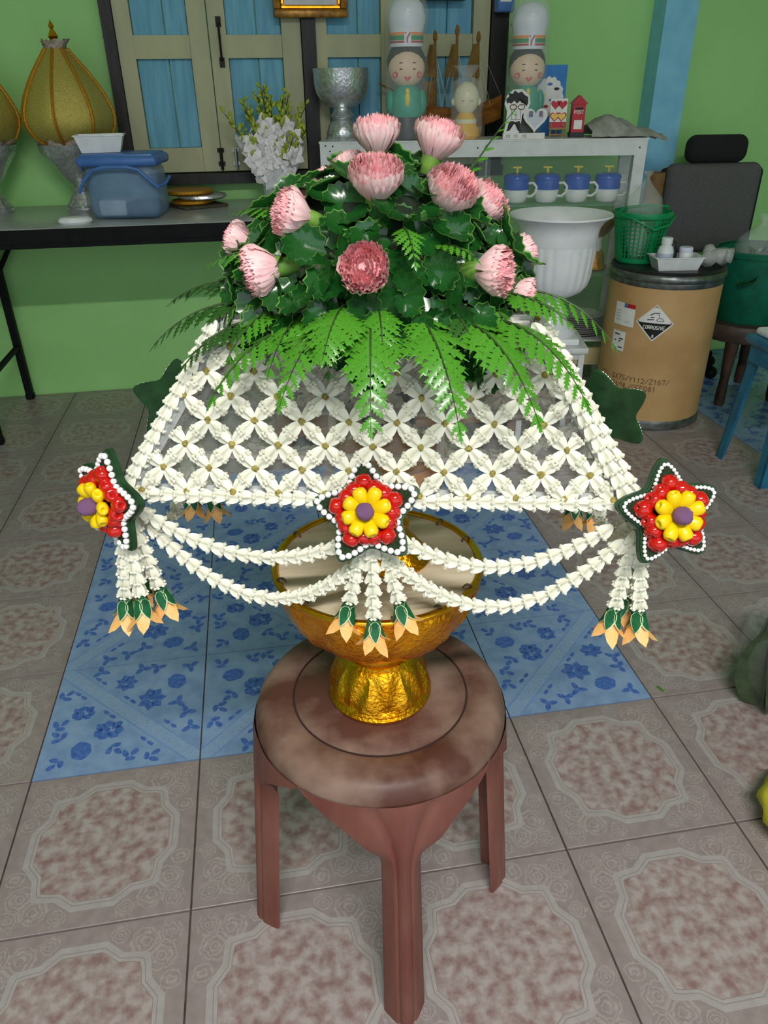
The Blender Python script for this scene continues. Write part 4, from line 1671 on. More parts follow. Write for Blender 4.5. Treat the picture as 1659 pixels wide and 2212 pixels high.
# gold and white pedestal bowl, plates
t = thing('offering_bowl', 'white and gold pedestal bowl on the middle cabinet shelf', 'bowl', cw(1.015, .115, .4648), (0, 0, CA))
b = MB()
b.lathe([(0, 0), (.056, 0), (.060, .008), (.052, .020), (.046, .05), (.040, .07)], 28, mod=lambda a, z, r: 1 + .03 * math.cos(10 * a))
b.build('foot', m_gold, t)
b = MB()
b.lathe([(.030, .068), (.036, .085), (.032, .105), (.040, .120)], 28)
b.build('neck', m_mug_w, t)
b = MB()
b.lathe([(.036, .118), (.058, .140), (.076, .170), (.082, .190), (.079, .192), (.066, .165), (0, .135)], 28, caps=False, mod=lambda a, z, r: 1 + .02 * math.cos(14 * a))
b.build('cup', m_gold, t)
m_china = mat('white_china', (206, 204, 196), (188, 186, 178), 40, rough=.25)
b = MB()
b.lathe([(0, 0), (.045, 0), (.048, .004), (.085, .014), (.087, .0158), (.083, .0155), (.046, .006), (0, .005)], 28, caps=False)
me_plate = b.mesh('plate', m_china)
b = MB()
b.lathe([(0, 0), (.030, 0), (.036, .006), (.062, .026), (.064, .0285), (.060, .0275), (.032, .008), (0, .007)], 28, caps=False)
me_dish = b.mesh('bowl', m_china)
for i in range(9):
    t = tag(place('plate', me_plate, None, cw(1.00, .105, .2152 + i * .0082)), ['lowest', 'second lowest', 'third lowest', 'fourth lowest', 'middle', 'fourth highest', 'third highest', 'second highest', 'topmost'][i] + ' white china plate in the stack on the lowest cabinet shelf', 'plate', 'china plates stacked in the cabinet')
for i in range(8):
    t = tag(place('china_bowl', me_dish, None, cw(.85, .11, .2152 + i * .0105)), ['lowest', 'second lowest', 'third lowest', 'fourth lowest', 'fourth highest', 'third highest', 'second highest', 'topmost'][i] + ' white china bowl in the stack left of the plates', 'bowl', 'china bowls stacked in the cabinet')

# silver goblet
t = thing('silver_goblet', 'large embossed silver goblet bowl on the left end of the cabinet', 'goblet', cw(.074, .11), (0, 0, CA))
b = MB()
b.lathe([(0, 0), (.060, 0), (.062, .006), (.056, .012), (.058, .020), (.050, .042), (.042, .058), (.032, .066)], 40)
b.build('foot', m_silver, t)
b = MB()
b.lathe([(.030, .064), (.040, .070), (.044, .078), (.036, .086), (.030, .096), (.030, .104)], 40)
b.build('stem', m_silver_pl, t)
b = MB()
b.lathe([(.026, .100), (.050, .106), (.074, .122), (.088, .146), (.094, .175), (.095, .205), (.097, .222), (.094, .222), (.09, .18), (.07, .13), (0, .115)], 48, caps=False, mod=lambda a, z, r: 1 + .012 * math.sin(18 * a) * math.sin(z * 260))
b.build('cup', m_silver, t)

# wrapped dolls
m_skin = mat('doll_skin', (246, 214, 186), (240, 204, 174), 30, rough=.4)
m_hair = mat('black_hair_plastic', (34, 26, 26), (22, 18, 18), 40, rough=.3)
m_teal = mat('teal_plastic', (44, 178, 150), (36, 160, 136), 20, rough=.35)
m_dkpants = mat('black_plastic', (30, 28, 32), rough=.4)
m_cap = mat('white_cap_plastic', (236, 238, 246), (224, 228, 240), 20, rough=.3)
m_orangep = mat('orange_stripe', (240, 140, 40), rough=.4)
m_greenp = mat('green_stripe', (20, 140, 80), rough=.4)
m_redp = mat('red_print', (196, 30, 44), (180, 24, 38), 40, rough=.4)
m_blush = mat('blush_pink', (232, 96, 110), rough=.5)
m_bagp = mat('clear_wrapping', (235, 240, 245), rough=.08, alpha=.16)
m_ink = mat('black_ink', (20, 20, 22), rough=.5)
m_paper = mat('white_card', (240, 238, 236), (230, 228, 226), 40, rough=.6)


def ellipse(cx, cy, rx, ry, n=14, a0=0, a1=2 * PI):
    return [(cx + rx * math.cos(a0 + (a1 - a0) * i / n), cy + ry * math.sin(a0 + (a1 - a0) * i / n)) for i in range(n if abs(a1 - a0 - 2 * PI) < 1e-6 else n + 1)]


def doll(label, s_, d, H, turn=0):
    k = H / .415
    t = thing('doll', label, 'doll', cw(s_, d), (0, 0, CA + R(turn)), 'capped dolls wrapped in clear plastic')
    t.scale = (k, k, k)
    b = MB()
    b.lathe([(0, 0), (.050, 0), (.052, .01), (.046, .06), (.040, .085)], 24)
    b.build('trousers', m_dkpants, t)
    b = MB()
    b.lathe([(.046, .070), (.052, .078), (.054, .10), (.050, .135), (.038, .160), (.022, .168)], 24)
    b.sphere((-.054, 0, .115), (.016, .018, .038), 10, 8)
    b.sphere((.054, 0, .115), (.016, .018, .038), 10, 8)
    b.build('shirt', m_teal, t)
    b = MB()
    b.sphere((0, -.050, .125), (.010, .008, .024), 8, 6)
    b.sphere((0, -.052, .148), (.008, .007, .010), 8, 6)
    b.build('yellow_pendant', m_yel_pl, t)
    b = MB()
    b.sphere((0, -.004, .218), (.062, .056, .060), 24, 16)
    head = b.build('head', m_skin, t)
    b = MB()
    b.sphere((0, .007, .232), (.0655, .0560, .064), 24, 16)
    b.build('hair', m_hair, t)

    def onface(x, z, lift=.0008):
        yy = -.004 - .056 * math.sqrt(max(0, 1 - (x / .062) ** 2 - ((z - .218) / .060) ** 2)) - lift
        return (x, yy, z)
    for (nm, pl, m_) in (('eye', ellipse(-.022, .212, .006, .0022, 8), m_ink), ('eye', ellipse(.022, .212, .006, .0022, 8), m_ink), ('brow', ellipse(-.022, .230, .007, .0018, 8), m_ink), ('brow', ellipse(.022, .230, .007, .0018, 8), m_ink),
                         ('cheek', ellipse(-.040, .196, .009, .010, 12), m_blush), ('cheek', ellipse(.040, .196, .009, .010, 12), m_blush),
                         ('mouth', [(0, .176), (.010, .184), (.012, .190), (.006, .192), (0, .188), (-.006, .192), (-.012, .190), (-.010, .184)], m_blush)):
        b = MB()
        b.poly([onface(x, z) for x, z in pl])
        b.build(nm, m_, head, smooth=False)
    b = MB()
    b.lathe([(.060, .276), (.060, .318), (.061, .326), (.066, .345), (.067, .365), (.058, .392), (.040, .408), (.018, .415), (0, .416)], 32, M=Matrix.Diagonal((.93, .93, 1, 1)))
    cp = b.build('cap', m_cap, t)
    for (z0, z1, m_) in ((.308, .316, m_orangep), (.294, .307, m_greenp), (.286, .292, m_redp)):
        b = MB()
        b.lathe([(.0565, z0), (.0565, z1)], 40, caps=False)
        b.build('stripe', m_, cp)

    def onband(x, z, lift=.0575):
        a = x / .0575 - PI / 2
        return (lift * math.cos(a), lift * math.sin(a), z)
    b = MB()
    n = 6
    for i in range(n):
        x0, x1 = -.011 + .022 * i / n, -.011 + .022 * (i + 1) / n
        b.poly([onband(x0, .286), onband(x1, .286), onband(x1, .317), onband(x0, .317)])
    b.build('emblem_ground', m_cap, cp, smooth=False)
    b = MB()
    stroke_quads(b, [[(-.007, .313), (.008, .313)], ], .006, lambda x, z: onband(x, z, .0580), 0)
    stroke_quads(b, [[(.007, .312), (-.001, .300), (-.002, .288)]], .0055, lambda x, z: onband(x, z, .0580), 0)
    b.build('numeral', m_redp, cp, smooth=False)
    b = MB()
    b.lathe([(.055, .002), (.066, .03), (.070, .12), (.072, .23), (.068, .31), (.074, .37), (.06, .425), (.03, .44), (.01, .445)], 22, caps=False,
            mod=lambda a, z, r: 1 + .035 * math.sin(7 * a + 30 * z) + .02 * math.sin(13 * a))
    b.build('wrapping', m_bagp, t, sharp=None)
    return t


doll('tall wrapped doll in teal shirt with white cap, left of the wooden ship', .302, .072, .42, 4)
doll('tall wrapped doll in teal shirt with white cap, behind the boy cutout', .722, .140, .405, 2)

# small seated monk figure in cellophane
m_robe = mat('yellow_robe', (246, 190, 30), (236, 172, 20), 30, rough=.4)
m_pale = mat('pale_cream_plastic', (240, 230, 200), (232, 222, 190), 30, rough=.35)
t = thing('monk_figure', 'little bald figure in a yellow robe wrapped in cellophane', 'figurine', cw(.510, .075), (0, 0, CA))
b = MB()
b.lathe([(0, 0), (.042, 0), (.050, .010), (.048, .028), (.038, .045), (.036, .062), (.028, .078), (.015, .086)], 24, caps=False)
b.build('robe', m_robe, t)
b = MB()
b.lathe([(.0362, .046), (.0385, .050), (.0385, .058), (.0362, .062)], 24, caps=False)
b.build('sash', m_pale, t)
b = MB()
b.sphere((0, -.002, .125), (.044, .042, .052), 20, 14)
b.sphere((-.044, 0, .115), (.008, .006, .012), 8, 6)
b.sphere((.044, 0, .115), (.008, .006, .012), 8, 6)
b.build('head', m_pale, t)
b = MB()
for x in (-.015, .015):
    b.poly([(x - .006, -.0445, .118), (x + .006, -.0445, .118), (x + .006, -.0447, .1195), (x - .006, -.0447, .1195)])
b.build('eyes', m_ink, t, smooth=False)
b = MB()
b.lathe([(.052, .002), (.060, .03), (.054, .08), (.058, .13), (.050, .175), (.018, .190), (.036, .215), (.050, .225)], 18, caps=False, mod=lambda a, z, r: 1 + .07 * math.sin(5 * a + 20 * z) + .04 * math.sin(11 * a))
b.build('cellophane', m_bagp, t, sharp=None)

# wooden sailing ship model
m_ship = mat('varnished_ship_wood', (150, 98, 34), (112, 68, 22), 30, rough=.35, stretch=(.3, 2, 2))
m_sail = mat('brown_sail', (128, 98, 44), (104, 78, 34), 30, rough=.6)
t = thing('model_ship', 'brown wooden model sailing ship behind the wrapped figures', 'model ship', cw(.474, .178), (0, 0, CA))
b = MB()
v = []
N = 14
for i in range(N + 1):
    u = -1 + 2 * i / N
    w = .040 * (1 - abs(u) ** 2.6) + .002
    top = .095 + .040 * u * u
    for (fw, z) in ((0, .030 + .03 * abs(u) ** 3), (.6, .045 + .03 * abs(u) ** 3), (1, top), (.85, top), (0, top - .012)):
        v.append((u * .17, fw * w, z))
for i in range(N + 1):
    u = -1 + 2 * i / N
    w = .040 * (1 - abs(u) ** 2.6) + .002
    top = .095 + .040 * u * u
    for (fw, z) in ((0, .030 + .03 * abs(u) ** 3), (.6, .045 + .03 * abs(u) ** 3), (1, top), (.85, top), (0, top - .012)):
        v.append((u * .17, -fw * w, z))
f = []
for s2 in (0, 1):
    o_ = s2 * (N + 1) * 5
    for i in range(N):
        for j in range(4):
            a = o_ + i * 5 + j
            q = (a, a + 5, a + 6, a + 1)
            f.append(q if s2 else tuple(reversed(q)))
b.add(v, f)
b.build('hull', m_ship, t)
b = MB()
for x in (-.09, .09):
    b.box((x, 0, .018), (.02, .06, .036))
b.build('cradle', m_ship, t, smooth=False)
for k, (x, h) in enumerate(((-.072, .330), (.004, .345), (.078, .325))):
    b = MB()
    b.tube([(x, 0, .08), (x, 0, h - .03), (x, 0, h)], [.006, .0045, .003], 8)
    b.lathe([(0, 0), (.007, .004), (.008, .014), (.005, .028), (0, .034)], 8, caps=False, M=Matrix.Translation((x, 0, h - .03)))
    mst = b.build('mast', m_ship, t)
    for q, (z0, z1, w0, w1) in enumerate(((.19, .29, .045, .018), (.10, .18, .05, .045))):
        if q == 1 and k != 0:
            continue
        b = MB()
        vv = []
        for jj in range(5):
            tt = jj / 4
            w = w0 + (w1 - w0) * tt
            bul = -.014 * math.sin(PI * tt)
            vv += [(x - w, -.008, z0 + (z1 - z0) * tt), (x - .01, -.010 + bul, z0 + (z1 - z0) * tt), (x + w * .2, -.008, z0 + (z1 - z0) * tt)]
        k2 = len(vv)
        vv += [(p[0], p[1] + .0015, p[2]) for p in vv]
        ff = []
        for jj in range(4):
            for ii in range(2):
                a = jj * 3 + ii
                ff.append((a, a + 1, a + 4, a + 3))
                ff.append((a + k2 + 3, a + k2 + 4, a + k2 + 1, a + k2))
        b.add(vv, ff)
        b.build('sail', m_sail, t)
b = MB()
b.tube([(-.15, 0, .12), (-.27, 0, .175)], [.006, .003], 8)
b.build('bowsprit', m_ship, t)
m_rig = mat('rigging_thread', (190, 180, 150), rough=.8)
b = MB()
for x, h in ((-.072, .30), (.004, .315), (.078, .295)):
    for dx in (-.05, -.025, .025, .05):
        for sd in (-1, 1):
            b.tube([(x, 0, h - .03), (x + dx, sd * .034, .10)], .0005, 3, caps=False)
b.tube([(-.26, 0, .172), (-.072, 0, .30), (.004, 0, .315), (.078, 0, .295), (.165, 0, .135)], .0005, 3, caps=False)
b.build('rigging', m_rig, t)

# card boy with heart photo frame
t = thing('card_cutout', 'white card cutout of a cartoon boy in glasses beside a heart photo frame', 'photo stand', cw(.710, .030), (0, 0, CA))


def xz(poly, y0, y1, mb):
    n = len(poly)
    v = [(x, y0, z) for x, z in poly] + [(x, y1, z) for x, z in poly]
    f = [tuple(range(n)), tuple(reversed(range(n, 2 * n)))] + [(i, i + n, (i + 1) % n + n, (i + 1) % n) for i in range(n)]
    return mb.add(v, f)


def heart(cx, cz, s_, n=22):
    o_ = []
    for i in range(n):
        tt = 2 * PI * i / n
        x = 16 * math.sin(tt) ** 3
        z = 13 * math.cos(tt) - 5 * math.cos(2 * tt) - 2 * math.cos(3 * tt) - math.cos(4 * tt)
        o_.append((cx + x * s_ / 16, cz + z * s_ / 16))
    return o_[::-1]


b = MB()
b.box((0, 0, .009), (.144, .022, .018))
b.build('base', m_paper, t, smooth=False)
sil = [(-.070, .018), (-.018, .018), (-.012, .04), (-.010, .075), (.008, .088), (.016, .110), (.008, .135), (-.015, .152), (-.045, .150), (-.066, .132), (-.072, .108), (-.062, .086), (-.064, .05)]
b = MB()
xz(sil, -.003, .003, b)
b.build('boy_card', m_paper, t, smooth=False)
b = MB()
xz(heart(.036, .062, .042), -.005, .002, b)
hb_ = b.build('heart_frame', m_paper, t, smooth=False)
b = MB()
b.poly([(x, -.0056, z) for x, z in heart(.036, .063, .031)])
b.build('heart_picture', mat('pale_lilac_print', (214, 216, 226), (200, 204, 220), 60, rough=.4), t, smooth=False)
for x in (.020, .054):
    b = MB()
    b.box((x, -.0062, .076), (.013, .001, .018))
    b.build('photo', mat('photo_print', (70, 100, 140), (170, 130, 110), 120, rough=.4), hb_, smooth=False)
hair = [(-.064, .108), (-.068, .122), (-.058, .130), (-.060, .140), (-.046, .138), (-.040, .148), (-.028, .140), (-.016, .144), (-.006, .134), (.006, .128), (.008, .110), (.003, .100), (-.004, .116), (-.012, .108), (-.020, .117), (-.030, .108), (-.040, .118), (-.050, .108), (-.058, .112)]
b = MB()
tri = [(x, -.0036, z) for x, z in hair]
b.add([(-.03, -.0036, .126)] + tri, [(0, i + 1, (i + 1) % len(tri) + 1) for i in range(len(tri))])
b.build('hair_print', m_ink, t, smooth=False)
b = MB()
for cx in (-.042, -.014):
    ln = ellipse(cx, .098, .011, .008, 14)
    stroke_quads(b, [ln + [ln[0]]], .0026, lambda x, z: (x, -.0037, z))
stroke_quads(b, [[(-.031, .099), (-.025, .099)]], .0024, lambda x, z: (x, -.0037, z))
b.build('glasses_print', mat('brown_red_print', (130, 60, 50), rough=.5), t, smooth=False)
b = MB()
for pl in ([(-.054, .052), (-.044, .056), (-.030, .052), (-.018, .056), (-.012, .046), (-.014, .030), (-.008, .024), (-.020, .024), (-.022, .042), (-.034, .046), (-.046, .042), (-.050, .026), (-.062, .024), (-.058, .032)],):
    tri = [(x, -.0036, z) for x, z in pl]
    b.add([(-.034, -.0036, .0495)] + tri, [(0, i + 1, (i + 1) % len(tri) + 1) for i in range(len(tri))])
stroke_quads(b, [[(-.046, .088), (-.046, .060), (-.016, .060), (-.016, .088)], [(-.031, .084), (-.031, .062)], [(-.036, .076), (-.026, .072)], [(-.045, .103), (-.039, .103)], [(-.017, .103), (-.011, .103)]], .0013, lambda x, z: (x, -.0037, z))
b.build('trousers_print', m_ink, t, smooth=False)
b = MB()
for k, x0 in enumerate((-.060, -.034, -.004)):
    stroke_quads(b, [[(x0, .004), (x0, .012), (x0 + .004, .012), (x0 + .004, .004)], [(x0 + .008, .012), (x0 + .008, .005), (x0 + .012, .005), (x0 + .012, .013)], [(x0 + .005, .0145), (x0 + .010, .0155)]], .0012, lambda x, z: (x, -.0114, z))
b.build('script_print', mat('grey_ink', (90, 84, 84), rough=.5), t, smooth=False)

# hearts card on a little easel, post box, blue card, grey cloth
t = thing('heart_card', 'card with red and yellow hearts on a small wooden easel', 'card', cw(.832, .070), (0, 0, CA))
m_easel = mat('pale_wood', (176, 138, 92), (156, 118, 74), 40, rough=.6)
b = MB()
for (p, q) in (((-.028, -.014, 0), (-.020, .004, .045)), ((.028, -.014, 0), (.020, .004, .045)), ((0, .03, 0), (0, .012, .05)), ((-.03, -.012, .028), (.03, -.012, .028)), ((-.028, -.012, .010), (.028, -.012, .010))):
    b.tube([p, q], .003, 6)
b.build('easel', m_easel, t)
b = MB()
b.box((0, .004, .075), (.058, .004, .092))
cd = b.build('card', m_paper, t, smooth=False)
b = MB()
b.box((0, .0015, .040), (.058, .0012, .018))
b.build('red_strip', m_redp, t, smooth=False)
for (x, z, s_, m_) in ((-.012, .103, .016, 0), (.012, .103, .016, 0), (-.012, .066, .017, 1), (.012, .066, .017, 1)):
    b = MB()
    b.poly([(px_, .0012, pz) for px_, pz in heart(x, z, s_)])
    h_ = b.build('heart_print', m_redp, cd, smooth=False)
    if m_:
        b = MB()
        b.poly([(px_, .0008, pz) for px_, pz in heart(x, z, s_ * .75)])
        b.build('heart_fill', mat('yellow_print', (236, 196, 96), rough=.5), cd, smooth=False)
t = thing('post_box', 'little red post box money bank with a gable roof', 'money bank', cw(.902, .085), (0, 0, CA))
b = MB()
b.box((0, 0, .008), (.050, .042, .016))
b.build('base', m_dkpants, t, smooth=False)
b = MB()
b.box((0, 0, .060), (.044, .038, .088))
body = b.build('body', m_redp, t, smooth=False)
b = MB()
b.prism([(-.028, .104), (.028, .104), (0, .130)], -.024, .024, M=Matrix.Rotation(PI / 2, 4, 'X'))
b.build('roof', m_redp, t, smooth=False)
b = MB()
b.box((0, -.0195, .090), (.026, .001, .006))
b.build('slot', m_ink, body, smooth=False)
b = MB()
ln, w_ = text_strokes('POST', .010)
stroke_quads(b, [[(x - w_ / 2, z + .074) for x, z in l_] for l_ in ln], .0022, lambda x, z: (x, -.0200, z))
b.build('lettering', m_paper, body, smooth=False)
b = MB()
b.box((0, -.0195, .040), (.028, .001, .028))
b.build('white_label', m_paper, body, smooth=False)
t = thing('blue_card', 'blue card with a white scalloped round print behind the hearts', 'card', cw(.815, .195), (0, 0, CA))
b = MB()
b.box((0, 0, .112), (.115, .004, .224))
b.build('board', mat('bright_blue_card', (40, 130, 206), (34, 118, 192), 30, rough=.5), t, smooth=False)
b = MB()
pl = []
for i in range(60):
    a = 2 * PI * i / 60
    r_ = .050 * (1 + .05 * math.cos(15 * a))
    pl.append((r_ * math.cos(a), -.0026, .125 + r_ * math.sin(a) * 1.25))
b.poly(pl)
b.build('round_print', m_paper, t, smooth=False)
for (x, z, m_) in ((.0, .165, m_bluelid), (.025, .150, m_ink), (-.02, .13, m_yel_pl), (.01, .115, m_bluelid), (-.01, .095, m_redp)):
    b = MB()
    b.poly([(px_, -.0032, pz) for px_, pz in ellipse(x, z, .010, .005, 10)])
    b.build('mark', m_, t, smooth=False)
t = thing('grey_cloth', 'crumpled grey cloth lying over the right end of the cabinet', 'cloth', cw(1.065, .10, CT + .0006), (0, 0, CA))
rc = random.Random(9)
b = MB()
v = []
nx, ny = 14, 9
hz = {}
for j in range(ny + 1):
    for i in range(nx + 1):
        x = -.125 + .27 * i / nx
        y = -.10 + .20 * j / ny
        z = .004 + (.010 * math.sin(i * .8 + j * .5) ** 2 + .046 * math.exp(-((x + .05) / .075) ** 2) + .012) * math.cos(PI * (j / ny - .5)) ** .6 + .002 * rc.random()
        if x > .085:
            z -= (x - .085) * .30
        hz[i, j] = z
        v.append((x + .006 * math.sin(j * 1.7), y * (1 - .25 * (i / nx)), max(z, .001) if x < .075 else z))
k2 = len(v)
v += [(p[0], p[1], p[2] - .0016) for p in v]
f = []
for j in range(ny):
    for i in range(nx):
        a = j * (nx + 1) + i
        f.append((a, a + 1, a + nx + 2, a + nx + 1))
        f.append((a + k2 + nx + 1, a + k2 + nx + 2, a + k2 + 1, a + k2))
b.add(v, f)
b.build('fabric', mat('grey_cloth', (176, 174, 168), (150, 148, 144), 40, rough=.85), t, sharp=None)

# gauze bows between goblet and doll
m_gauze = mat('grey_gauze', (196, 196, 190), (170, 170, 164), 60, rough=.7, alpha=.6)
for i, (s_, d, lb) in enumerate(((.175, .055, 'grey gauze bow next to the silver goblet'), (.228, .04, 'grey gauze bow at the foot of the left wrapped doll'))):
    t = thing('gauze_bow', lb, 'bow', cw(s_, d), (0, 0, CA))
    for q in range(5):
        a = 2 * PI * q / 5 + i
        b = MB()
        lp = []
        for j in range(9):
            tt = PI * j / 8
            lp.append((.030 * math.sin(tt) * math.cos(a), .022 * math.sin(tt) * math.sin(a), .012 + .052 * (j / 8) * (1.2 - j / 8) * 2.2))
        vv = []
        for p in lp:
            vv += [(p[0] - .010 * math.sin(a), p[1] + .010 * math.cos(a), p[2]), (p[0] + .010 * math.sin(a), p[1] - .010 * math.cos(a), p[2])]
        b.add(vv, [(2 * j, 2 * j + 1, 2 * j + 3, 2 * j + 2) for j in range(8)])
        b.build('loop', m_gauze, t)
    b = MB()
    b.sphere((0, 0, .010), .010, 8, 6)
    b.build('knot', m_gauze, t)

# pictures on the wall and the blue box on the post
m_frame_g = mat('gold_brown_frame', (178, 128, 44), (120, 80, 26), 40, rough=.35, metal=.4)
m_frame_d = mat('dark_frame', (52, 40, 36), (38, 30, 28), 40, rough=.4)


def picture(label, cx, zb, w, h, y, mo, mi_, mp):
    t = thing('picture_frame', label, 'picture', (cx, y, zb))
    for (x, z, sx, sz) in ((0, .0125, w, .025), (0, h - .0125, w, .025), (-w / 2 + .0125, h / 2, .025, h - .05), (w / 2 - .0125, h / 2, .025, h - .05)):
        b = MB()
        b.rbox((x, -.012, z), (sx, .024, sz), .006, 2)
        b.build('moulding', mo, t)
    for (x, z, sx, sz) in ((0, .031, w - .05, .012), (0, h - .031, w - .05, .012), (-w / 2 + .031, h / 2, .012, h - .074), (w / 2 - .031, h / 2, .012, h - .074)):
        b = MB()
        b.rbox((x, -.008, z), (sx, .016, sz), .003, 1)
        b.build('inner_moulding', mi_, t)
    b = MB()
    b.box((0, -.003, h / 2), (w - .06, .006, h - .06))
    b.build('print', mp, t, smooth=False)


picture('gold framed picture hung over the post between the windows', .752, 1.298, .255, .32, 2.047, m_frame_g, m_gold_plain, mat('pale_grey_print', (206, 208, 214), (180, 184, 194), 14, rough=.4))
picture('dark framed picture hung high behind the left wrapped doll', 1.185, 1.347, .22, .28, 2.047, m_frame_d, m_frame_d, mat('grey_print', (160, 160, 160), rough=.4))
t = thing('hanging_box', 'small blue and white printed box hung at the top of the right window post', 'box', (1.432, 2.020, 1.312))
b = MB()
b.rbox((0, 0, .05), (.062, .045, .10), .004, 1)
b.build('carton', m_bluelid, t)
b = MB()
b.box((-.002, -.0232, .055), (.040, .001, .05))
b.build('print', m_paper, t, smooth=False)
t = thing('bead_string', 'string of clear beads hanging beside the black window post', 'bead string', (1.487, 2.085, 1.06))
b = MB()
b.tube([(0, 0, 0), (0, 0, .30)], .0006, 4)
b.build('thread', m_wire, t)
b = MB()
b.sphere((0, 0, 0), .006, 8, 6)
mbead2 = b.mesh('bead', mat('grey_glass_bead', (150, 150, 140), rough=.15))
for k in range(6):
    place('bead', mbead2, t, (0, 0, .02 + .05 * k))

# ================================================================== RIGHT SIDE OF THE ROOM
# low wooden bench behind the stool
m_bench = mat('brown_bench_wood', (128, 96, 64), (108, 78, 52), 20, rough=.55, stretch=(.3, 3, 3))
m_olive = mat('olive_board', (122, 114, 86), (108, 100, 76), 20, rough=.6)
t = thing('low_bench', 'low brown wooden bench on the floor behind the stool', 'bench', (.915, 1.33, 0))
b = MB()
b.rbox((0, 0, .122), (.83, .26, .026), .004, 1)
b.build('seat_board', m_bench, t)
b = MB()
b.box((-.05, -.105, .0545), (.43, .016, .109))
b.build('front_panel', m_olive, t, smooth=False)
for x in (-.38, .38):
    b = MB()
    b.box((x, .01, .0545), (.03, .22, .109))
    b.build('leg', m_bench, t, smooth=False)

# white metal stand and urn
UX, UY, UZ = 1.428, 1.300, .352
t = thing('metal_stand', 'white metal stand carrying the white urn', 'stand', (UX, UY, 0), (0, 0, R(-12)))
for sx in (-1, 1):
    for sy in (-1, 1):
        b = MB()
        b.box((sx * .092, sy * .092, UZ / 2 - .01), (.018, .018, UZ - .02))
        b.build('leg', m_white_metal, t, smooth=False)
for z in (UZ - .030, .12):
    for (x, y, w, d) in ((0, -.092, .17, .010), (0, .092, .17, .010), (-.092, 0, .010, .17), (.092, 0, .010, .17)):
        b = MB()
        b.box((x, y, z), (w, d, .022))
        b.build('rail', m_white_metal, t, smooth=False)
b = MB()
b.rbox((0, 0, UZ - .010), (.222, .222, .020), .005, 2)
b.build('top', m_white_metal, t)
m_urn = mat('white_urn_plastic', (238, 238, 242), (228, 229, 234), 20, rough=.38)
t = thing('urn_planter', 'white fluted plastic urn planter with a wide flared rim', 'urn', (UX, UY, UZ), (0, 0, R(-12)))
b = MB()
b.rbox((0, 0, .011), (.168, .168, .022), .006, 2)
b.build('plinth', m_urn, t)
b = MB()
b.lathe([(.078, .020), (.080, .028), (.072, .034), (.072, .042), (.062, .050), (.050, .066), (.040, .085), (.034, .105), (.032, .125), (.038, .130), (.038, .138), (.032, .142)], 40)
b.build('stem', m_urn, t)
b = MB()
cpf = [(.030, .140), (.060, .146), (.086, .160), (.100, .180), (.107, .205), (.1105, .24), (.1135, .28), (.116, .312)]
b.lathe(cpf, 120, mod=lambda a, z, r: 1 + (.034 * abs(math.sin(12 * a)) * min(1, max(0, (z - .15) / .04)) if .15 < z < .300 else 0))
b.build('fluted_cup', m_urn, t)
b = MB()
b.lathe([(.116, .302), (.1185, .312), (.119, .335), (.123, .354), (.134, .370), (.149, .381), (.157, .386), (.156, .391), (.146, .387), (.129, .372), (.118, .352), (.114, .33), (.08, .20), (0, .18)], 64, caps=False)
b.build('flared_rim', m_urn, t)

# fibre drum
m_kraft = mat('kraft_fibreboard', (206, 166, 116), (190, 148, 98), 7, rough=.6, detail=5, bump=.06, bscale=120)
m_chime = mat('drum_steel_band', (140, 144, 142), (104, 108, 106), 40, rough=.35, metal=.85)
m_blacklid = mat('black_drum_lid', (22, 22, 24), (34, 34, 36), 30, rough=.4)
DX, DY, DR, DH = 1.893, 1.445, .188, .550
drum = thing('fibre_drum', 'brown fibreboard drum with a corrosive diamond label and steel bands', 'drum', (DX, DY, 0))
b = MB()
b.lathe([(.180, .004), (DR, .006), (DR, DH - .05)], 72)
b.build('barrel', m_kraft, drum, sharp=30)
b = MB()
b.lathe([(.186, 0), (.1905, .002), (.1925, .008), (.1900, .016), (.1915, .022), (.1895, .030), (.1885, .034), (.186, .034)], 72, caps=False)
b.build('bottom_band', m_chime, drum)
b = MB()
b.lathe([(.187, DH - .055), (.1905, DH - .05), (.1900, DH - .036), (.1940, DH - .032), (.1960, DH - .024), (.1940, DH - .015), (.1900, DH - .010), (.186, DH - .010)], 72, caps=False)
b.build('top_band', m_chime, drum)
b = MB()
b.lathe([(0, DH - .016), (.188, DH - .016), (.190, DH - .006), (.184, DH), (.176, DH - .002), (.170, DH - .006), (0, DH - .006)], 64, caps=False)
b.build('lid', m_blacklid, drum)
LIDZ = DH - .006


def on_drum(a0, z0, lift=.0010):
    def fn(x, y):
        a = a0 + x / DR
        return ((DR + lift) * math.cos(a), (DR + lift) * math.sin(a), z0 + y)
    return fn


def curved_poly(mb, x0, x1, y0, y1, fn, mi=0, n=6):
    for i in range(n):
        xa, xb = x0 + (x1 - x0) * i / n, x0 + (x1 - x0) * (i + 1) / n
        mb.poly([fn(xa, y0), fn(xb, y0), fn(xb, y1), fn(xa, y1)], mi)


A_D, Z_D = R(-123), .385


def curved_tri(mb, hw, y0, y1, fn, n=8, mi=0):
    """triangle with base from -hw to hw at y0 and tip at y1, in vertical strips"""
    for i in range(n):
        xa, xb = -hw + 2 * hw * i / n, -hw + 2 * hw * (i + 1) / n
        ya, yb = y0 + (y1 - y0) * (1 - abs(xa) / hw), y0 + (y1 - y0) * (1 - abs(xb) / hw)
        p = [fn(xa, y0), fn(xb, y0), fn(xb, yb), fn(xa, ya)]
        if y1 < y0:
            p.reverse()
        mb.poly(p, mi)


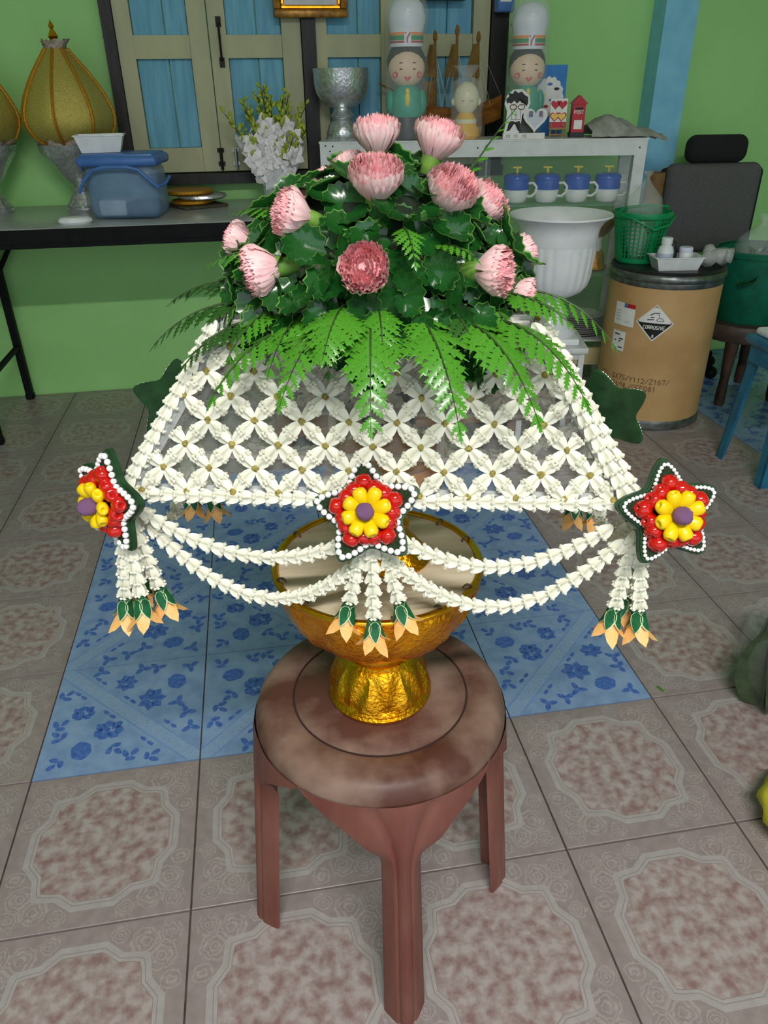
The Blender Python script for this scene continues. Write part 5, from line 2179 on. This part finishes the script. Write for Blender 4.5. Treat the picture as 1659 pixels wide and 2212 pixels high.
HD = .062
b = MB()
for (s_, lift, mi_) in ((1.0, .0008, 0), (.90, .0012, 1)):
    curved_tri(b, HD * s_, 0, HD * s_, on_drum(A_D, Z_D, lift), mi=mi_ if s_ == 1 else 0)
    curved_tri(b, HD * s_, 0, -HD * s_, on_drum(A_D, Z_D, lift + .0002), mi=0 if s_ == 1 else 1)
fn = on_drum(A_D, Z_D, .0017)
stroke_quads(b, [[(-HD * .9, 0), (0, HD * .9), (HD * .9, 0)]], .0022, fn, 1)
stroke_quads(b, [[(-.024, .010), (-.004, .012)], [(-.016, .026), (-.004, .034), (.012, .034)], [(-.014, .018), (-.004, .020)]], .0030, fn, 1)
stroke_quads(b, [[(.004, .010), (.012, .018), (.024, .016), (.028, .008), (.006, .008)], [(.010, .030), (.014, .020)]], .0028, fn, 2)
ln, w_ = text_strokes('CORROSIVE', .011, .55, .22)
stroke_quads(b, [[(x - w_ / 2, y - .020) for x, y in l_] for l_ in ln], .0019, on_drum(A_D, Z_D, .0020), 0)
ln, w_ = text_strokes('8', .010)
stroke_quads(b, [[(x - w_ / 2, y - .049) for x, y in l_] for l_ in ln], .0018, on_drum(A_D, Z_D, .0020), 0)
b.build('hazard_diamond', [m_paper, m_ink, mat('grey_hazard_print', (140, 140, 140), rough=.5)], drum, smooth=False)
b = MB()
fn = on_drum(R(-157), .400)
curved_poly(b, -.042, .042, -.040, .036, fn, 0)
f2 = on_drum(R(-157), .400, .0014)
curved_poly(b, .000, .042, .022, .036, f2, 1, 3)
curved_poly(b, -.002, .010, .022, .036, on_drum(R(-157), .400, .0018), 3, 1)
for k in range(4):
    curved_poly(b, -.036, -.012, .006 - .010 * k, .010 - .010 * k, f2, 2, 2)
stroke_quads(b, [[(.006, -.026), (.026, -.026)]], .003, f2, 2)
b.build('shipping_label', [m_paper, m_redp, mat('pale_grey_print2', (186, 190, 196), rough=.5), m_bluelid], drum, smooth=False)
b = MB()
fn = on_drum(R(-160), .305)
curved_poly(b, -.028, .028, -.034, .034, fn, 0)
f2 = on_drum(R(-160), .305, .0014)
stroke_quads(b, [[(-.018, .022), (.004, .022)], [(.004, .008), (.020, .008)], [(-.016, .0), (.010, .0)], [(.004, -.022), (.020, -.022)]], .004, f2, 1)
b.build('small_label', [m_paper, m_ink], drum, smooth=False)
m_print = mat('faded_black_print', (104, 82, 60), rough=.7)
b = MB()
for row, txt in enumerate(('GX75/Y112/Z167/', 'PH/NL/GEF081')):
    ln, w_ = text_strokes(txt, .017, .6, .22)
    stroke_quads(b, [[(x - .095, y - row * .027) for x, y in l_] for l_ in ln], .0022, on_drum(R(-132), .172))
cl = ellipse(-.140, -.004, .018, .018, 20)
stroke_quads(b, [cl + [cl[0]]], .0016, on_drum(R(-132), .172))
b.build('stencil_print', m_print, drum, smooth=False)

# green basket on the drum
m_green_pl = mat('green_plastic', (20, 150, 92), (16, 132, 80), 20, rough=.35)
t = thing('green_basket', 'small bright green slotted plastic basket on the drum', 'basket', (1.812, 1.522, LIDZ), (0, 0, R(20)))
b = MB()
b.lathe([(0, .0), (.070, 0), (.073, .003), (.074, .018), (.072, .018), (.070, .006), (0, .005)], 32, caps=False)
b.build('bottom', m_green_pl, t)
b = MB()
nb = 34
for i in range(nb):
    a = 2 * PI * i / nb
    wide = .0075 if i % 8 == 0 else .0026
    tg = Vector((-math.sin(a), math.cos(a), 0))
    for (p0, p1) in (((.0735, .016), (.093, .150)),):
        c0 = Vector((p0[0] * math.cos(a), p0[0] * math.sin(a), p0[1]))
        c1 = Vector((p1[0] * math.cos(a), p1[0] * math.sin(a), p1[1]))
        n_ = Vector((math.cos(a), math.sin(a), 0)) * .0015
        q = [c0 - tg * wide + n_, c0 + tg * wide + n_, c1 + tg * wide + n_, c1 - tg * wide + n_, c0 - tg * wide - n_, c0 + tg * wide - n_, c1 + tg * wide - n_, c1 - tg * wide - n_]
        b.add(q, [(0, 1, 2, 3), (7, 6, 5, 4), (0, 3, 7, 4), (1, 5, 6, 2)])
b.build('slat_wall', m_green_pl, t, smooth=False)
for k in range(9):
    z = .030 + k * .0135
    r_ = .0735 + (.093 - .0735) * (z - .016) / .134
    b = MB()
    b.tube([(r_ * math.cos(2 * PI * i / 32), r_ * math.sin(2 * PI * i / 32), z) for i in range(32)], .0019, 5, closed=True)
    b.build('hoop', m_green_pl, t)
b = MB()
b.lathe([(.092, .144), (.099, .148), (.101, .156), (.099, .166), (.094, .166), (.093, .150)], 36, caps=False)
b.build('rim', m_green_pl, t)
b = MB()
b.tube([(-.100, 0, .158), (-.09, -.045, .150), (-.04, -.098, .118), (.02, -.102, .128), (.07, -.078, .148), (.098, -.01, .164)], .0045, 7)
b.tube([(-.098, .01, .170), (-.05, .03, .176), (.04, .0, .180), (.098, -.02, .172)], .0045, 7)
b.build('handle', m_green_pl, t)


def crumple(name, label, cat, loc, size, m, seed, amp=.18, n=22, k=14, rot=0, neck=None, group=None):
    rn = random.Random(seed)
    t = thing(name, label, cat, loc, (0, 0, R(rot)), group)
    ph = [rn.uniform(0, 6) for _ in range(8)]
    b = MB()
    v, f = [], []
    for j in range(k + 1):
        u = j / k
        for i in range(n):
            a = 2 * PI * i / n
            r_ = math.sin(PI * (.06 + .90 * u)) ** .55
            if neck and u > neck:
                r_ *= max(.16, 1 - (u - neck) / (1 - neck) * 1.15)
                if u > .93:
                    r_ += .22
            r_ *= 1 + amp * (.5 * math.sin(3 * a + ph[0] + 4 * u) + .35 * math.sin(7 * a + ph[1] - 6 * u) + .3 * math.sin(11 * a + ph[2] + 9 * u)) + rn.uniform(-.5, .5) * amp * .3
            v.append((r_ * size[0] / 2 * math.cos(a), r_ * size[1] / 2 * math.sin(a), size[2] * u))
    for j in range(k):
        for i in range(n):
            a, c = j * n + i, j * n + (i + 1) % n
            f.append((a, c, c + n, a + n))
    f.append(tuple(reversed(range(n))))
    b.add(v, f)
    b.build('film', m, t, sharp=None)
    return t


m_clear = mat('clear_plastic_bag', (225, 232, 230), rough=.12, alpha=.20, bump=.5, bscale=40)
m_thin = mat('thin_clear_bag', (225, 232, 230), rough=.1, alpha=.09, bump=.5, bscale=40)
m_clear2 = mat('milky_plastic_bag', (226, 228, 226), (206, 206, 202), 30, rough=.2, alpha=.45, bump=.5, bscale=40)
crumple('plastic_bag', 'clear plastic bag standing in the green basket', 'bag', (1.812, 1.522, LIDZ + .008), (.125, .125, .28), m_clear, 4, .07, neck=.72)
crumple('paper_packet', 'pale packet standing in the green basket', 'packet', (1.802, 1.522, LIDZ + .0075), (.07, .05, .13), m_paper, 14, .05)
tr = open_tray('white_tray', 'white plastic tray holding bottles at the front of the drum', 'tray', (1.876, 1.372, LIDZ), -8, .155, .090, .042, m_white_pl, .84)
m_label = mat('bluish_label', (196, 204, 222), (180, 190, 214), 60, rough=.5)
t = thing('pill_bottle', 'white plastic bottle with printed label in the tray', 'bottle', (1.836, 1.374, LIDZ + .0045))
b = MB()
b.lathe([(0, 0), (.024, 0), (.026, .004), (.026, .052), (.022, .066), (.016, .072), (.016, .076)], 24)
b.build('body', m_white_pl, t)
b = MB()
b.lathe([(0, .075), (.0175, .075), (.018, .080), (.018, .094), (.016, .096), (0, .096)], 24, caps=False)
b.build('cap', m_white_pl, t)
b = MB()
b.lathe([(.0263, .010), (.0263, .048)], 24, caps=False)
b.build('label', m_label, t)
t = thing('pill_jar', 'short white jar with a lilac lid in the tray', 'jar', (1.906, 1.368, LIDZ + .0045))
b = MB()
b.lathe([(0, 0), (.020, 0), (.021, .004), (.021, .048), (.018, .052)], 20)
b.build('body', m_white_pl, t)
b = MB()
b.lathe([(0, .050), (.022, .050), (.022, .062), (.020, .064), (0, .064)], 20, caps=False)
b.build('lid', mat('pale_lilac_lid', (214, 216, 240), rough=.4), t)
t = thing('black_bottle', 'dark little bottle behind the white bottle in the tray', 'bottle', (1.870, 1.392, LIDZ + .0045))
b = MB()
b.lathe([(0, 0), (.016, 0), (.017, .05), (.010, .064), (.010, .078), (0, .078)], 16, caps=False)
b.build('body', m_dkpants, t)
# knotted clear gloves bag
t = thing('plastic_wrap', 'crumpled knot of milky plastic film at the right edge of the drum', 'plastic wrap', (1.988, 1.365, LIDZ))
b = MB()
rn = random.Random(5)
for k in range(6):
    a = -1.9 + .62 * k
    l_ = rn.uniform(.06, .095)
    c = Vector((math.cos(a) * l_, math.sin(a) * l_ * .6, .012 + .03 * rn.random()))
    b.tube([(0, 0, .045), c * .5 + Vector((0, 0, .022)), c], [.010, .020, .026], 9)
b.sphere((0, 0, .052), (.020, .018, .022), 10, 8, wob=.2, seed=3)
b.build('film', m_clear2, t, sharp=None)

# wooden stool with the dark green bin, leafy bag
m_dkwood = mat('dark_stool_wood', (82, 66, 60), (60, 48, 44), 20, rough=.5)
m_dkwood2 = mat('brown_turned_leg', (74, 50, 40), (56, 38, 30), 30, rough=.5)
WX, WY = 2.315, 1.560
t = thing('wooden_stool', 'dark wooden stool with turned legs under the dark green bin', 'stool', (WX, WY, 0))
b = MB()
b.lathe([(0, .245), (.165, .245), (.172, .255), (.172, .295), (.165, .305), (0, .305)], 40, caps=False)
b.build('seat', m_dkwood, t)
for sx in (-1, 1):
    for sy in (-1, 1):
        b = MB()
        b.tube([(sx * .10, sy * .10, .246), (sx * .103, sy * .103, .18), (sx * .105, sy * .105, .10), (sx * .108, sy * .108, .03), (sx * .11, sy * .11, 0)], [.026, .022, .017, .020, .018], 12)
        b.build('leg', m_dkwood2, t)
m_dkgreen = mat('dark_green_plastic', (18, 110, 84), (14, 92, 70), 20, rough=.4)
t = thing('green_bin', 'dark green ribbed plastic bin standing on the wooden stool', 'bin', (WX, WY, .305))
b = MB()
b.lathe([(0, 0), (.118, 0), (.122, .006), (.150, .245), (.146, .245), (.118, .010), (0, .008)], 72, caps=False, mod=lambda a, z, r: 1 + (.010 * (1 if math.sin(36 * a) > 0 else 0) if .02 < z < .22 else 0))
b.build('wall', m_dkgreen, t, sharp=30)
b = MB()
b.lathe([(.146, .235), (.156, .236), (.158, .250), (.152, .256), (.146, .254)], 48, caps=False)
b.build('rim', m_dkgreen, t)
m_bagleaf = mat('bagged_greens', (88, 128, 72), (56, 92, 52), 40, rough=.5)
crumple('leafy_bag', 'clear bag of green leaves and brown scraps lying in the dark green bin', 'bag', (WX - .02, WY - .02, .316), (.19, .19, .36), m_clear, 31, .09, neck=.80)
rn = random.Random(41)
for i in range(16):
    o = place('loose_leaf', me_leaf, None, (WX - .02 + rn.uniform(-.06, .06), WY - .03 + rn.uniform(-.06, .05), .37 + .012 * i), (rn.uniform(-.8, .8), rn.uniform(-.8, .8), rn.uniform(0, 6)), rn.uniform(.05, .08))
    tag(o, 'loose green leaf packed inside the clear bag in the dark green bin', 'leaf', 'loose leaves in the bag in the bin')

# office chair
m_fabric = mat('charcoal_fabric', (98, 98, 98), (84, 84, 84), 300, rough=.95, bump=.3, bscale=500)
m_fabric2 = mat('black_fabric', (34, 34, 36), (26, 26, 28), 300, rough=.9, bump=.3, bscale=500)
t = thing('office_chair', 'charcoal fabric office chair with padded headrest against the green wall', 'chair', (2.262, 1.880, 0), (0, 0, R(-6)))
b = MB()
b.rbox((-.004, .0, .868), (.236, .075, .098), .036, 5)
b.build('headrest', m_fabric2, t)
b = MB()
b.rbox((0, .0, .655), (.375, .070, .330), .034, 5)
b.build('backrest', m_fabric, t)
b = MB()
b.rbox((0, .012, .655), (.405, .050, .30), .024, 4)
b.build('back_shell', m_fabric2, t)
b = MB()
b.rbox((0, -.045, .435), (.40, .16, .07), .03, 4)
b.build('seat', m_fabric, t)
for x in (-.05, .05):
    b = MB()
    b.tube([(x, .01, .80), (x, .01, .84)], .007, 8)
    b.build('headrest_post', m_black, t)
b = MB()
b.tube([(0, -.03, .08), (0, -.03, .41)], .028, 14)
b.build('gas_lift', m_black, t)
for k in range(5):
    a = 2 * PI * k / 5 + .3
    b = MB()
    b.tube([(0, -.03, .085), (.15 * math.cos(a), -.03 + .13 * math.sin(a), .06)], [.022, .013], 8)
    b.build('spoke', m_black, t)
    b = MB()
    b.sphere((.15 * math.cos(a), -.03 + .13 * math.sin(a), .026), .026, 12, 8)
    b.build('castor', m_black, t)
# cardboard tube standing between cabinet and chair
m_tube_b = mat('brown_cardboard', (134, 100, 62), (116, 84, 50), 30, rough=.7)
t = thing('cardboard_tube', 'brown cardboard tube standing between cabinet and office chair', 'tube', (1.985, 1.800, 0))
b = MB()
b.lathe([(.030, 0), (.034, 0), (.034, .80), (.030, .80), (.030, .01), (0, .01)], 24, caps=False)
b.build('wall', m_tube_b, t)

# blue stool at the right edge, with a white tray on it
m_bluest = mat('blue_translucent_plastic', (44, 116, 150), (34, 98, 132), 20, rough=.3)
BX, BY, BZ = 2.085, .905, .415
t = thing('blue_stool', 'teal blue plastic stool at the right edge of the picture', 'stool', (BX, BY, 0))
b = MB()
b.rbox((0, 0, BZ - .014), (.270, .250, .028), .012, 3)
b.build('seat', m_bluest, t)
for (sx, sy) in ((-1, -1), (-1, 1), (1, -1), (1, 1)):
    b = MB()
    p0, p1 = Vector((sx * .112, sy * .100, BZ - .02)), Vector((sx * .140, sy * .122, 0))
    for (du, dv) in ((1, 0), (0, 1)):
        w = .042
        a0 = p0 + Vector((0, 0, 0))
        e = Vector((-sx * w * du, -sy * w * dv, 0))
        th = Vector((-sx * .004 * dv, -sy * .004 * du, 0))
        q = [a0, a0 + e, p1 + e * .75, p1, a0 + th, a0 + e + th, p1 + e * .75 + th, p1 + th]
        b.add(q, [(0, 1, 2, 3), (7, 6, 5, 4), (0, 4, 5, 1), (1, 5, 6, 2), (2, 6, 7, 3), (3, 7, 4, 0)])
    b.build('leg', m_bluest, t, smooth=False)
for (x, y, w, d) in ((0, -.115, .20, .006), (0, .115, .20, .006), (-.125, 0, .006, .18), (.125, 0, .006, .18)):
    b = MB()
    b.box((x, y, BZ - .05), (w, d, .05))
    b.build('apron', m_bluest, t, smooth=False)
t = thing('white_slab', 'white plastic lid lying on the blue stool', 'lid', (BX + .01, BY, BZ))
b = MB()
b.rbox((0, 0, .011), (.24, .22, .022), .008, 3)
b.build('lid', m_white_pl, t)

# bag of leaves and yellow bundle on the floor at the right edge
m_bag_leaf = mat('large_olive_leaf', (74, 90, 62), (52, 68, 46), 30, rough=.4)
me_bigleaf = petal_mb(.21, .040, .15, 7).mesh('leaf', m_bag_leaf)
rn = random.Random(13)
bagp = Vector((1.450, -.060, 0))
for i in range(22):
    a = rn.uniform(0, 6.28)
    r_ = rn.uniform(.02, .078)
    o = place('large_leaf', me_bigleaf, None, bagp + Vector((r_ * math.cos(a), r_ * math.sin(a), .012)), (rn.uniform(-.16, .16), rn.uniform(-.16, .16), rn.uniform(0, 6)), rn.uniform(.9, 1.15))
    tag(o, 'large olive green leaf standing in the clear bag on the floor', 'leaf', 'large leaves in the bag on the floor')
crumple('leaf_bag', 'clear plastic bag packed with large leaves on the floor at the right edge', 'bag', bagp + Vector((0, 0, .001)), (.20, .20, .29), m_thin, 22, .12, neck=.85)
m_yelcloth = mat('yellow_cloth', (226, 214, 60), (206, 194, 44), 20, rough=.7)
crumple('yellow_bundle', 'bright yellow cloth bundle on the floor at the right edge', 'bundle', (1.308, -.332, .001), (.18, .16, .10), m_yelcloth, 8, .10)
o = place('leaf_scrap', petal_mb(.020, .005, .1, 4).mesh('leaf_scrap', m_fern), None, (1.223, .027, .003), (R(90), 0, R(20)))
tag(o, 'tiny green leaf scrap on the beige floor tile', 'leaf')
